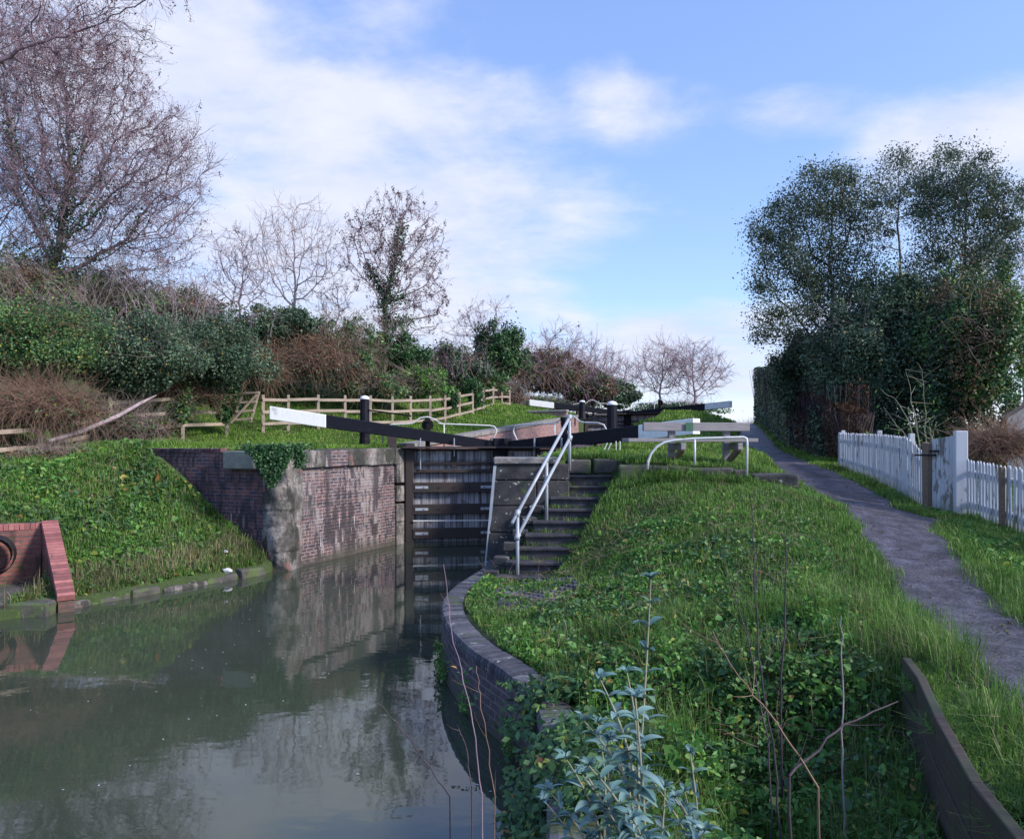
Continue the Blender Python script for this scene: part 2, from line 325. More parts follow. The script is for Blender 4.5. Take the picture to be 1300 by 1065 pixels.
def cornermat():
    m, t, b = newmat('rough_patched_corner'); n = tnoise(t, 2.3, 8, .72, sc=(1, 1, .55)); n2 = tnoise(t, 9, 6, .7); n3 = tnoise(t, 1.5, 6, .65, sc=(1.4, 1.4, .5))
    c = ramp(t, n, [(.30, (.045, .042, .04)), (.46, (.12, .11, .105)), (.56, (.30, .27, .26)), (.68, (.42, .38, .36))])
    c = mixc(t, smooth(t, n3, .50, .58), c, (.045, .045, .04)); c = mixc(t, smooth(t, tnoise(t, 1.9, 5, .6), .60, .66), c, (.24, .12, .11))
    c = mixc(t, .6, c, ramp(t, n2, [(.3, (.35, .35, .35)), (.65, (1.1, 1.1, 1.1))]), 'MULTIPLY')
    c = mixc(t, M(t, 'MULTIPLY', smooth(t, tnoise(t, 2.1, 6, .7), .58, .68), .8), c, (.05, .08, .025))
    t.links.new(c, b.inputs['Base Color']); b.inputs['Roughness'].default_value = .9; bump(t, b, M(t, 'ADD', n, M(t, 'MULTIPLY', n2, .5)), 1, .09); return m
MT['corner'] = cornermat()
MT['concrete'] = flat('grey_concrete', (.24, .23, .22), .9)
MT['litter'] = flat('white_plastic_litter', (.62, .62, .66), .5)
MT['rubber'] = flat('black_rubber', (.012, .012, .014), .55)
MT['plaque'] = stonemat('grey_green_stone', (.12, .135, .13), (.19, .21, .20), .70, .72, (.6, .6, .6))

# ------------------------------------------------------------------ mesh helpers
def tag(o, label=None, cat=None, group=None, kind=None):
    if label: o['label'] = label
    if cat: o['category'] = cat
    if group: o['group'] = group
    if kind: o['kind'] = kind
    return o
def link(name, me, mat, parent=None):
    o = bpy.data.objects.new(name, me); col.objects.link(o)
    if mat is not None and not me.materials: me.materials.append(mat)
    if parent is not None:
        o.parent = parent; o.matrix_parent_inverse = Matrix.Translation(parent.location).inverted()
    return o
def empty(name, loc, label=None, cat=None, group=None):
    o = bpy.data.objects.new(name, None); col.objects.link(o); o.location = loc; o.empty_display_size = .2
    return tag(o, label, cat, group)
def np_mesh(name, V, F, smooth_=False):
    """V (n,3), F (m,k) same k"""
    V = np.ascontiguousarray(V, dtype=np.float32); F = np.ascontiguousarray(F, dtype=np.int32)
    me = bpy.data.meshes.new(name); k = F.shape[1]
    me.vertices.add(len(V)); me.vertices.foreach_set('co', V.ravel())
    me.loops.add(F.size); me.loops.foreach_set('vertex_index', F.ravel())
    me.polygons.add(len(F)); me.polygons.foreach_set('loop_start', np.arange(0, F.size, k, dtype=np.int32))
    me.polygons.foreach_set('loop_total', np.full(len(F), k, dtype=np.int32))
    if smooth_: me.polygons.foreach_set('use_smooth', np.ones(len(F), dtype=bool))
    me.update(calc_edges=True); return me
def auto_uv(me):
    l = me.uv_layers.new(name='UVMap'); vs_ = me.vertices
    for p in me.polygons:
        n = p.normal
        if abs(n.z) > .8: t1, t2 = Vector((1, 0, 0)), Vector((0, 1, 0))
        else:
            t1 = Vector((-n.y, n.x, 0)).normalized(); t2 = Vector((0, 0, 1))
        for li in p.loop_indices:
            c = vs_[me.loops[li].vertex_index].co; l.data[li].uv = (c.dot(t1), c.dot(t2))
class MB:
    def __init__(s): s.v = []; s.f = []; s.long = None
    def poly(s, pts):
        i = len(s.v); s.v += [Vector(p) for p in pts]; s.f.append(tuple(range(i, i + len(pts)))); return s
    def hexa(s, b, t):   # bottom 4, top 4 (ccw seen from above)
        i = len(s.v); s.v += [Vector(p) for p in b] + [Vector(p) for p in t]
        s.f += [(i+3, i+2, i+1, i), (i+4, i+5, i+6, i+7), (i, i+1, i+5, i+4), (i+1, i+2, i+6, i+5), (i+2, i+3, i+7, i+6), (i+3, i, i+4, i+7)]; return s
    def box(s, c, size, rz=0.0, jit=0.0):
        a, b_, h = size[0]/2, size[1]/2, size[2]/2; m = Matrix.Rotation(rz, 3, 'Z'); c = Vector(c)
        rnd = lambda: Vector((random.uniform(-jit, jit), random.uniform(-jit, jit), random.uniform(-jit, jit))) if jit else Vector()
        q = [(-a, -b_), (a, -b_), (a, b_), (-a, b_)]
        return s.hexa([c + m @ Vector((x, y, -h)) + rnd() for x, y in q], [c + m @ Vector((x, y, h)) + rnd() for x, y in q])
    def bar(s, p0, p1, wd, ht, up=Vector((0, 0, 1)), taper=1.0):   # beam of rectangular section
        p0, p1 = Vector(p0), Vector(p1); d = (p1 - p0).normalized(); sd_ = d.cross(up).normalized(); u = sd_.cross(d).normalized()
        a, b_ = sd_ * wd / 2, u * ht / 2
        return s.hexa([p0 - a - b_, p0 + a - b_, p1 + (a - b_) * taper if 0 else p1 + a * taper - b_ * taper, p1 - a * taper - b_ * taper],
                      [p0 - a + b_, p0 + a + b_, p1 + a * taper + b_ * taper, p1 - a * taper + b_ * taper])
    def tube(s, pts, r, n=8, cap=True):
        pts = [Vector(p) for p in pts]; rs = r if isinstance(r, (list, tuple)) else [r] * len(pts); rings = []
        prev = None
        for k, p in enumerate(pts):
            d = ((pts[min(k+1, len(pts)-1)] - pts[max(k-1, 0)])).normalized()
            if prev is None:
                a = d.orthogonal().normalized()
            else:
                a = (prev - d * prev.dot(d)).normalized()
            prev = a; b_ = d.cross(a); i = len(s.v)
            s.v += [p + (a * math.cos(2*math.pi*j/n) + b_ * math.sin(2*math.pi*j/n)) * rs[k] for j in range(n)]; rings.append(i)
        for k in range(len(rings)-1):
            a0, b0 = rings[k], rings[k+1]
            for j in range(n): s.f.append((a0+j, a0+(j+1) % n, b0+(j+1) % n, b0+j))
        if cap:
            s.f.append(tuple(reversed(range(rings[0], rings[0]+n)))); s.f.append(tuple(range(rings[-1], rings[-1]+n)))
        return s
    def build(s, name, mat, parent=None, bevel=0.0, smooth_=False, uvs=True):
        me = bpy.data.meshes.new(name); me.from_pydata([tuple(v) for v in s.v], [], s.f); me.update()
        if uvs: auto_uv(me)
        if smooth_:
            for p in me.polygons: p.use_smooth = True
        o = link(name, me, mat, parent)
        if bevel:
            b = o.modifiers.new('bevel', 'BEVEL'); b.width = bevel; b.segments = 2; b.limit_method = 'ANGLE'
        return o
def arc(c, u, v, r, a0, a1, n=8):
    c, u, v = Vector(c), Vector(u), Vector(v)
    return [c + u * r * math.cos(a0 + (a1-a0)*i/n) + v * r * math.sin(a0 + (a1-a0)*i/n) for i in range(n+1)]

rng = np.random.default_rng(7)
random.seed(5)
def unit(a): return a / np.maximum(np.linalg.norm(a, axis=-1, keepdims=True), 1e-9)
def leaf_arrays(P, size, aspect=.5, upbias=.4, normal=None):
    n = len(P); P = np.asarray(P, float); size = np.broadcast_to(size, (n,))
    nn = rng.normal(size=(n, 3)); nn = unit(nn)
    if normal is not None: nn = unit(nn * .8 + normal)
    nn[:, 2] += upbias; nn = unit(nn)
    a = unit(np.cross(nn, rng.normal(size=(n, 3)))); b = np.cross(nn, a); s_ = size[:, None]
    fold = nn * s_ * .18
    V = np.stack([P - a * s_, P + b * s_ * aspect + fold, P + a * s_, P - b * s_ * aspect + fold], 1).reshape(-1, 3)
    F = np.arange(4 * n).reshape(n, 4); return V, F
def oval_arrays(P, size, aspect, upbias, normal=None):
    n = len(P); P = np.asarray(P, float); size = np.broadcast_to(size, (n,)); nn = unit(rng.normal(size=(n, 3)))
    if normal is not None: nn = unit(nn*.8 + normal)
    nn[:, 2] += upbias; nn = unit(nn); a = unit(np.cross(nn, rng.normal(size=(n, 3)))); b = np.cross(nn, a); s_ = size[:, None]; f = nn*s_*rng.uniform(.05, .32, (n, 1)); dr = nn*s_*rng.uniform(-.1, .4, (n, 1)); w1 = aspect*rng.uniform(.85, 1.25, (n, 1)); 
    V = np.stack([P - a*s_, P - a*s_*.45 + b*s_*w1 + f, P + a*s_*.35 + b*s_*w1*.8 + f - dr*.3, P + a*s_ - dr, P + a*s_*.35 - b*s_*w1*.8 + f - dr*.3, P - a*s_*.45 - b*s_*w1 + f], 1).reshape(-1, 3)
    i = np.arange(n)[:, None]*6; return V, np.concatenate([i + np.array([0, 1, 2, 3]), i + np.array([0, 3, 4, 5])])
def leaves(name, P, size, mat, parent=None, aspect=.5, upbias=.4, normal=None, oval=False):
    if oval:
        V, F = oval_arrays(P, size, aspect, upbias, normal); return link(name, np_mesh(name, V, F), mat, parent)
    V, F = leaf_arrays(P, size, aspect, upbias, normal); return link(name, np_mesh(name, V, F), mat, parent)
def blade_arrays(P, h, wd, lean=.5):
    """curved grass blades: 2 quads each"""
    n = len(P); P = np.asarray(P, float); h = np.broadcast_to(h, (n,))[:, None]; wd = np.broadcast_to(wd, (n,))[:, None]
    az = rng.uniform(0, 2*np.pi, n); d = np.stack([np.cos(az), np.sin(az), np.zeros(n)], 1)
    az2 = az + rng.normal(0, .6, n) + np.pi/2; sd_ = np.stack([np.cos(az2), np.sin(az2), np.zeros(n)], 1)
    ln = (rng.random(n)**1.0 * lean)[:, None]; up = np.array([0, 0, 1.0])
    m = P + up * h * .6 + d * h * ln * .35; t = P + up * h * (1 - ln * .45) + d * h * ln
    V = np.stack([P - sd_*wd/2, P + sd_*wd/2, m - sd_*wd*.4, m + sd_*wd*.4, t - sd_*wd*.06, t + sd_*wd*.06], 1).reshape(-1, 3)
    i = np.arange(n)[:, None] * 6
    F = np.concatenate([i + np.array([0, 1, 3, 2]), i + np.array([2, 3, 5, 4])]); return V, F
def blades(name, P, h, wd, mat, lean=.5):
    V, F = blade_arrays(P, h, wd, lean); return link(name, np_mesh(name, V, F), mat)
def frusta(S, k=4):
    """S (n,8): p0 p1 r0 r1"""
    S = np.asarray(S, float); p0, p1, r0, r1 = S[:, :3], S[:, 3:6], S[:, 6:7], S[:, 7:8]
    d = unit(p1 - p0); ref = np.where(np.abs(d[:, 2:3]) < .9, np.array([[0, 0, 1.0]]), np.array([[1.0, 0, 0]]))
    a = unit(np.cross(d, ref)); b = np.cross(d, a); V = []
    for p, r in ((p0, r0), (p1, r1)):
        for j in range(k):
            t = 2*np.pi*j/k; V.append(p + (a*np.cos(t) + b*np.sin(t)) * r)
    V = np.stack(V, 1).reshape(-1, 3); i = np.arange(len(S))[:, None] * 2*k
    F = np.concatenate([i + np.array([j, (j+1) % k, k+(j+1) % k, k+j]) for j in range(k)]); return V, F
def sticks(name, S, mat, parent=None, k=4):
    V, F = frusta(S, k); return link(name, np_mesh(name, V, F, True), mat, parent)

# ------------------------------------------------------------------ terrain
def tps(pts):
    A = np.array(pts, float); X, z = A[:, :2], A[:, 2]; n = len(A)
    r = np.linalg.norm(X[:, None] - X[None], axis=2); K = np.where(r > 0, r**2 * np.log(r + 1e-9), 0) + np.eye(n) * .02
    Pm = np.hstack([np.ones((n, 1)), X]); Mx = np.block([[K, Pm], [Pm.T, np.zeros((3, 3))]])
    c = np.linalg.solve(Mx, np.concatenate([z, np.zeros(3)])); lo, hi = X.min(0), X.max(0)
    def f(x, y):
        x = np.clip(np.asarray(x, float), lo[0], hi[0]); y = np.clip(np.asarray(y, float), lo[1], hi[1]); sh = x.shape
        q = np.stack([x.ravel(), y.ravel()], 1); out = np.zeros(len(q))
        for s0 in range(0, len(q), 40000):
            qq = q[s0:s0+40000]; rr = np.linalg.norm(qq[:, None] - X[None], axis=2)
            out[s0:s0+40000] = np.where(rr > 0, rr**2*np.log(rr+1e-9), 0) @ c[:n] + c[n] + qq @ c[n+1:]
        return out.reshape(sh)
    return f
def inpoly(poly, x, y):
    x = np.asarray(x, float); y = np.asarray(y, float); ins = np.zeros(x.shape, bool); n = len(poly)
    for i in range(n):
        x0, y0 = poly[i]; x1, y1 = poly[(i+1) % n]
        if y0 == y1: continue
        c = ((y0 > y) != (y1 > y)) & (x < (x1-x0)*(y-y0)/(y1-y0)+x0); ins ^= c
    return ins
def sstep(a, b, v):
    t = np.clip((v-a)/(b-a), 0, 1); return t*t*(3-2*t)

AX = Vector((.29, .957, 0)).normalized()          # lock axis, upstream
PR = Vector((AX.y, -AX.x, 0))                     # to the right of it
HL = Vector((-2.86, 19.9, 0)); MITRE = Vector((-.27, 20.3, 0)); HR = Vector((1.66, 18.5, 0))
UP_OFF = Vector((6.97, 23.0, 0)); UZ = 1.6
CORN = Vector((-4.75, 15.55, 0)); WING = Vector((-8.3, 16.8, 0))
QUAY = [(-.38, 12.9), (-.42, 12.2), (-.62, 11.3), (-.80, 10.4), (-.84, 9.5), (-.70, 8.5), (-.40, 7.5), (-.03, 6.7), (.20, 6.0), (.27, 5.2), (.25, 4.2), (.15, 3.0), (-.1, 1.5), (-.4, 0), (-.8, -3), (-1.2, -8)]
SCORN = Vector((-.28, 13.0, 0))

Rf = tps([(-.35,11.8,.62),(-.6,10.5,.62),(-.65,9.5,.62),(-.45,8.5,.62),(-.1,7.4,.62),(.3,6.6,.60),(.45,5.6,.55),(.45,4.4,.5),(.3,2,.5),
 (.1,11,.63),(0,10,.63),(.5,9,.68),(.35,10.6,.66),(1.35,13.4,2.0),(.8,12.2,1.28),(.2,11.9,.75),(.5,12.9,1.35),(-.1,12.9,.72),
 (1.15,11.1,.98),(1.75,12.3,1.75),(1.9,10.2,1.35),(3,12.2,1.95),(4.7,12,1.85),(2.2,12.3,1.9),
 (2.6,10,1.5),(3.5,9,1.4),(1.2,8,.85),(2.2,8,1.12),(2.8,7.3,1.15),(1.2,6.5,.7),(2,6,.85),(1.3,5,.6),(1.5,4.2,.6),(2.6,5.4,1.05),(2.35,4.4,1.08),(1.9,3,1.08),
 (2.9,4.2,1.12),(3.66,7,1.2),(4.5,9.5,1.4),(5.3,12.5,1.63),(6.45,17.5,1.95),(8.4,26,2.3),(9.6,31,2.68),(11.3,37,3.3),(12.6,42,3.65),(13.8,47,3.6),
 (4.24,6.2,1.18),(5.07,8.3,1.28),(6.35,12,1.5),(7,15.8,1.8),(7.9,20,2.05),(9.3,27,2.35),(7.3,10.9,1.38),(7.4,12.5,1.45),(7.8,14,1.6),(8.4,19,2.0),
 (7.2,8.5,1.25),(5.5,6,1.2),(7,5,1.15),(12,12,1.4),(15,20,2),(12,28,2.5),(18,40,3.5),(8,0,1.1),(16,0,1.1),(4,0,1.1),(1,-3,.6),(22,52,3.4),(14,52,3.4),(25,10,1.5),(25,30,2.5)])
RTf = tps([(-.2,13.2,2.38),(1,13.6,2.36),(1.5,16,2.46),(2,18.5,2.5),(3,12.9,2.28),(4.7,12.7,2.0),(5.2,12.6,1.66),(5.6,14,1.75),(6.45,17.5,1.95),(8.4,26,2.32),(9.6,31,2.7),
 (11.3,37,3.32),(12.6,42,3.66),(4,16,2.35),(4.8,20,2.7),(6.3,26,3.15),(7.6,32,3.75),(9.8,36,3.9),(9,41,4.1),(10.5,44,4.1),(13.8,47,3.65),(14,55,3.9),(20,60,3.6),(3.2,24,2.75),(6,33,3.6)])
LTf = tps([(-8.2,17,2.48),(-4.5,16.2,2.54),(-3,20,2.52),(-8.9,25,3.0),(-10.9,23,2.95),(-6,27,3.15),(-4.1,28.5,3.25),(-2.8,31,3.4),(-1.9,36,4.0),(-.2,45,4.75),(-.3,28,3.0),(1,32,3.35),(2.3,37,3.75),(4,42.5,4.1),
 (6,50,4.3),(-9.5,18.2,2.58),(-11.4,18.5,2.5),(-11.2,20.5,2.75),(-14,22,4),(-12,28,4.8),(-8,32,5),(-5.5,36,5.4),(-4,45,6),(-20,25,6),(-22,38,9),(-14,17,3.3),(-18,14,4.5),(10,62,4.4),(-10,62,7),(-7,20,2.6)])
LBf = tps([(-4.9,15.5,.12),(-6.3,13.4,.12),(-7.7,11.3,.12),(-10,8,.12),(-12,5,.12),(-18,-4,.1),(-5.5,15.85,.52),(-6.8,16.25,1.5),(-8.2,16.7,2.42),(-6.6,15,.75),(-8.3,15.2,1.45),
 (-11.6,17,2.35),(-9.5,14.2,1.35),(-9.0,12.6,.75),(-11.2,20.5,2.75),(-9.5,18.2,2.58),(-11.4,18.5,2.5),(-12,13,1.6),(-16,16,3.5),(-17,10,2.2),(-13,9,.9),(-20,4,1.5),(-28,4,3)])
Wd = 2.35
ch_l = lambda t: (HL.x + AX.x*t, HL.y + AX.y*t)
ch_r = lambda t: (HR.x + AX.x*t, HR.y + AX.y*t)
sh = .25
CANAL = [(-30, -9), (-18.1, -4.2), (-12.1, 4.8), (-9.9, 7.8), (-7.75, 11.1), (-4.95, 15.3), (CORN.x - .2, CORN.y + .25), (HL.x - sh, HL.y), (ch_l(24)[0]-sh, ch_l(24)[1]),
         (ch_r(25)[0]+sh, ch_r(25)[1]), (HR.x+sh, HR.y), (.08+sh, 13.2)] + [(x + .12, y) for x, y in QUAY] + [(-1.2, -30), (-30, -30)]
UPPER = [(ch_l(24)[0]-sh, ch_l(24)[1]), (ch_l(30)[0]-2, ch_l(30)[1]), (14, 75), (22, 73), (ch_r(33)[0]+1.2, ch_r(33)[1]), (ch_r(25)[0]+sh, ch_r(25)[1])]
PATH_L = [(2.0,1.0),(2.9,4.2),(3.66,7),(4.45,9.5),(5.2,12.5),(6.3,17.5),(8.1,26),(9.3,31),(11.1,37),(12.4,42),(13.6,47),(16,56)]
PATH_R = [(3.0,1.0),(3.6,4.2),(4.5,7),(5.7,9.6),(6.7,12.5),(7.6,17.0),(9.45,26),(10.7,31),(12.3,37),(13.6,42),(14.9,47),(17.4,56)]
RTP = [(SCORN.x, SCORN.y+.2), (.95, 13.2), (1.0, 13.68), (1.9, 13.5), (2.0, 13.1), (4.0, 12.84), (4.75, 12.66), (5.3, 12.4)] + PATH_L[4:] + [(26, 90), (22, 73), (ch_r(25)[0], ch_r(25)[1]), (HR.x, HR.y)]
LTP = [(WING.x, WING.y + .25), (CORN.x - .1, CORN.y + .3), (HL.x, HL.y), (ch_l(24)[0], ch_l(24)[1]), (ch_l(30)[0]-2, ch_l(30)[1]), (14, 75), (14, 900), (-900, 900), (-900, 16.8)]
BOARD = [(2.72, 5.3), (2.15, 3.6), (1.7, 2.0), (1.2, -.5)]
def H(x, y):
    x = np.asarray(x, float); y = np.asarray(y, float)
    z = Rf(x, y)
    # dip below the retaining boards
    bx = np.interp(y, [p[1] for p in BOARD[::-1]], [p[0] for p in BOARD[::-1]])
    z = z - .48 * sstep(-.17, -.05, bx - x) * (1 - sstep(.5, 1.6, bx - x)) * (1 - sstep(4.9, 5.9, y))
    left = x < -1.0
    lb, lt = LBf(x, y), LTf(x, y)
    wgt = sstep(16.9, 18.6, y)
    z = np.where((x < -3.0) | inpoly(LTP, x, y), np.where(x < WING.x, lb*(1-wgt) + lt*wgt, np.where(inpoly(LTP, x, y), lt, lb)), z)
    z = np.where(inpoly(RTP, x, y), RTf(x, y), z)
    z = np.where(inpoly(UPPER, x, y), 2.2, z)
    z = np.where(inpoly(CANAL, x, y), -1.1, z)
    z = np.where((y > 11.0) & (y < 13.15) & (x > -12) & (x < -8.02 + (13.1-y)*.20), np.minimum(z, .14), z)   # floor of the outfall
    # the stair cutting: turf stops just below the treads
    sx, sy = 1.18, 2.25; f = ((x-.15)*sx + (y-11.1)*sy)/(sx*sx+sy*sy); xc = .15 + sx*f + .05
    z = np.where((f > -.06) & (f < 1.12) & (np.abs(x - xc - .02) < .42), np.minimum(z, .68 + 1.41*np.clip(f, 0, 1.0) - .19), z)
    return z
def axis(lo, f0, f1, hi, st, mid):
    a = list(np.arange(f0, f1, st)); v = f1; s_ = st
    up = []
    while v < hi: up.append(v); s_ = min(s_*1.12, 60) if v > mid[1] else min(s_*1.06, .5); v += s_
    v = f0; s_ = st; dn = []
    while v > lo: s_ = min(s_*1.12, 60) if v < mid[0] else min(s_*1.06, .5); v -= s_; dn.append(v)
    return np.array(dn[::-1] + a + up + [hi])
gx = axis(-900, -9.5, 8.5, 900, .11, (-25, 25)); gy = axis(-60, 3, 21, 1500, .11, (-5, 60))
GX, GY = np.meshgrid(gx, gy); GZ = H(GX, GY)
def gnoise(x, y, s_, amp):
    return amp * (np.sin(x*s_*1.7+y*s_*.9+1.3) * np.cos(y*s_*1.3-x*s_*.5+.7) + .5*np.sin(x*s_*3.9-1.1+y*s_*2.7))
bumpz = gnoise(GX, GY, 1.6, .018)
canal_m = inpoly(CANAL, GX, GY)
GZ = GZ + np.where(canal_m, 0, bumpz)
# the far land falls away a little beyond the crest and lies flat
V = np.stack([GX.ravel(), GY.ravel(), GZ.ravel()], 1); nxg = len(gx); nyg = len(gy)
ii = (np.arange(nyg-1)[:, None]*nxg + np.arange(nxg-1)[None]).ravel()
F = np.stack([ii, ii+1, ii+1+nxg, ii+nxg], 1)
g = link('ground', np_mesh('ground', V, F, True), MT['ground']); tag(g, kind='structure')
def Hs(x, y): return float(H(np.array([x]), np.array([y]))[0])

# water sheets
wm = MB(); wm.poly([(-40, -40, 0), (1.6, -40, 0), (9, 44.5, 0), (-40, 44.5, 0)])
WV = [(-45, -40, 0), (3, -40, 0), (3, 19.5, 0), (-45, 19.5, 0)]
wtr = MB().poly([(-45, -40, 0), (1.0, -40, 0), (1.0, 12), (8.8, 42.6, 0), (3.4, 42.6, 0), (-3.2, 20.2, 0), (-5.4, 16.0, 0), (-45, 16.0, 0)] if 0 else [(-45, -40, 0), (0.45, -40, 0), (0.6, 13.2, 0), (8.9, 42.4, 0), (3.5, 42.4, 0), (-3.4, 19.9, 0), (-5.1, 15.9, 0), (-45, 15.9, 0)]).build('water', MT['water'])
tag(wtr, kind='structure')
w2 = MB().poly([(4.0, 44.0, 3.45), (9.4, 43.0, 3.45), (22, 73, 3.45), (14, 75, 3.45)]).build('water', MT['water']); tag(w2, kind='structure')

# path sheet
def path_sheet():
    ys = np.concatenate([np.arange(1, 14, .1), np.arange(14, 30, .25), np.arange(30, 56, .6)]); nu = 22
    xl = np.interp(ys, [p[1] for p in PATH_L], [p[0] for p in PATH_L]); xr = np.interp(ys, [p[1] for p in PATH_R], [p[0] for p in PATH_R])
    # smooth
    k = np.ones(9)/9; pad = lambda a: np.concatenate([[a[0]]*4, a, [a[-1]]*4])
    xl = np.convolve(pad(xl), k, 'valid'); xr = np.convolve(pad(xr), k, 'valid')
    xl = xl + gnoise(ys*0, ys, 1.3, .05); xr = xr + gnoise(ys*0+3, ys, 1.6, .05)
    # the trodden spur that runs to the garden gate
    xr = xr + np.exp(-((ys-11.6)/.42)**2) * .62
    t = np.linspace(0, 1, nu)[None]; X = xl[:, None]*(1-t) + xr[:, None]*t; Y = np.repeat(ys[:, None], nu, 1)
    Z = H(X, Y) + gnoise(X, Y, 1.6, .018) + .022 - .035*np.sin(np.pi*t)**.5 * .6 + gnoise(X, Y, 9, .004) + gnoise(Y, X, 23, .0025)
    edge = (np.abs(t-.5)*2)**8; Z = Z - edge*.03 + .012
    V = np.stack([X.ravel(), Y.ravel(), Z.ravel()], 1); n = nu; m_ = len(ys)
    i = (np.arange(m_-1)[:, None]*n + np.arange(n-1)[None]).ravel(); F = np.stack([i, i+1, i+1+n, i+n], 1)
    o = link('path', np_mesh('path', V, F, True), MT['path']); tag(o, kind='structure')
    return ys, xl, xr
PYS, PXL, PXR = path_sheet()
def on_path(x, y, m_=0.0):
    return (x > np.interp(y, PYS, PXL) + m_) & (x < np.interp(y, PYS, PXR) - m_) & (y < 56)


# ------------------------------------------------------------------ walls
def V3(p, z): return Vector((p[0], p[1], z))
def face_grid(mb, a, b, z0, zta, ztb, batter=0.0, th=.5, nrm=None, nz=10, nx=None, jit=.012):
    """solid wall a->b (xy), front face to the right of a->b direction, leaning back by batter metres at the top"""
    a, b = Vector((a[0], a[1], 0)), Vector((b[0], b[1], 0)); d = (b-a); ln = d.length; d.normalize(); n = Vector((d.y, -d.x, 0))
    nx = nx or max(2, int(ln/.25)); rows = []
    for k in range(nz+1):
        row = []
        for i in range(nx+1):
            t = i/nx; p = a.lerp(b, t); zt = zta*(1-t)+ztb*t; z = z0 + (zt-z0)*k/nz
            off = -batter * max(0, z)/2.5
            j = mnoise.noise(Vector((p.x*1.3, p.y*1.3, z*1.5))) * jit*2 if (0 < i < nx) else 0
            row.append(p + n*(off + j) + Vector((0, 0, z)))
        rows.append(row)
    i0 = len(mb.v)
    for r_ in rows: mb.v += r_
    w_ = nx+1
    for k in range(nz):
        for i in range(nx): q = i0+k*w_+i; mb.f.append((q, q+1, q+1+w_, q+w_))
    # top, ends, back
    top = rows[-1]; ta, tb = top[0], top[-1]; ba, bb = ta - n*th, tb - n*th
    j0 = len(mb.v); mb.v += [p - n*th for p in top]
    for i in range(nx): mb.f.append((i0+nz*w_+i, i0+nz*w_+i+1, j0+i+1, j0+i))
    mb.poly([rows[0][-1]] + [rows[0][-1] - n*th] + [tb - n*th, tb]); mb.poly([rows[0][0] - n*th, rows[0][0], ta, ta - n*th])
    mb.poly([rows[0][-1]-n*th, rows[0][0]-n*th, ta-n*th, tb-n*th])
    return n

# left lock wall: wing face, rounded stone corner, canal face
LW = empty('lock_wall', (CORN.x, CORN.y, 0), 'long weathered brick lock wall with ivy on its stone corner, left of the gates', 'lock wall')
wing0 = Vector((WING.x-1.2, WING.y+.45, 0)); wing1 = CORN + Vector((-.42, .13, 0))
mb = MB(); face_grid(mb, wing0, wing1, -.8, 2.44, 2.47, .12, .5); mb.build('brickwork', MT['brickdark'], LW)
c0 = CORN + (HL - CORN).normalized()*.5
mb = MB(); face_grid(mb, c0, HL - (HL-CORN).normalized()*.45, -.8, 2.1, 2.1, .05, .5); mb.build('brickwork', MT['brickpale'], LW)
# stone corner: stacked blocks that follow the battered, rounded nose
mb = MB(); zz_ = [-.8, -.1, .38, .9, 1.25, 1.75, 2.5]
du = (wing1 - wing0).normalized(); dv = (HL - CORN).normalized(); random.seed(3)
def ring(z):
    bulge = .26 - .2*max(0, z)/2.5; P0, P2 = wing1 - du*.06, c0 + dv*.1; P1 = CORN + (du - dv).normalized()*(bulge+.12); out = []
    jd = min(abs(z - q) for q in zz_[1:-1]); groove = .02*max(0, 1-jd/.03); lay = sum(z > q for q in zz_)
    for q in range(17):
        t_ = q/16; p = P0*(1-t_)**2 + P1*2*t_*(1-t_) + P2*t_*t_; o_ = (p - (CORN + Vector((-.3, .6, 0)))).normalized()
        r_ = mnoise.noise(Vector((p.x*4, p.y*4, z*3.2)))*.05 + mnoise.noise(Vector((p.x*13, p.y*13, z*13)))*.015 + .012*math.sin(lay*2.7) - groove
        out.append(p + o_*r_ + Vector((0, 0, z)))
    return out + [CORN + Vector((-.5, .9, z))]
n_, nl_ = 18, 110; i = 0
for q in range(nl_+1): mb.v += ring(-.8 + 3.3*q/nl_)
mb.f += [tuple(nl_*n_+q for q in range(n_))]
for r_ in range(nl_): mb.f += [(r_*n_+q, r_*n_+(q+1) % n_, (r_+1)*n_+(q+1) % n_, (r_+1)*n_+q) for q in range(n_)]
mb.build('corner_stone', MT['corner'], LW, smooth_=True)
# coping of long stones along the canal face
mb = MB(); ln = (HL - c0).length; t = 0; random.seed(8)
nv = Vector((dv.y, -dv.x, 0))
while t < ln - .2:
    s_ = min(random.uniform(.75, 1.15), ln - t); p = c0 + dv*(t + s_/2) - nv*.21
    mb = MB().box((p.x, p.y, 2.12+.19), (s_-.012, .50+random.uniform(-.02, .02), .40+random.uniform(-.03, .03)), math.atan2(dv.y, dv.x), .012); t += s_
    mb.build('coping_stone', MT[random.choice(['corner', 'brickpale', 'stone', 'corner'])], LW, bevel=.02)
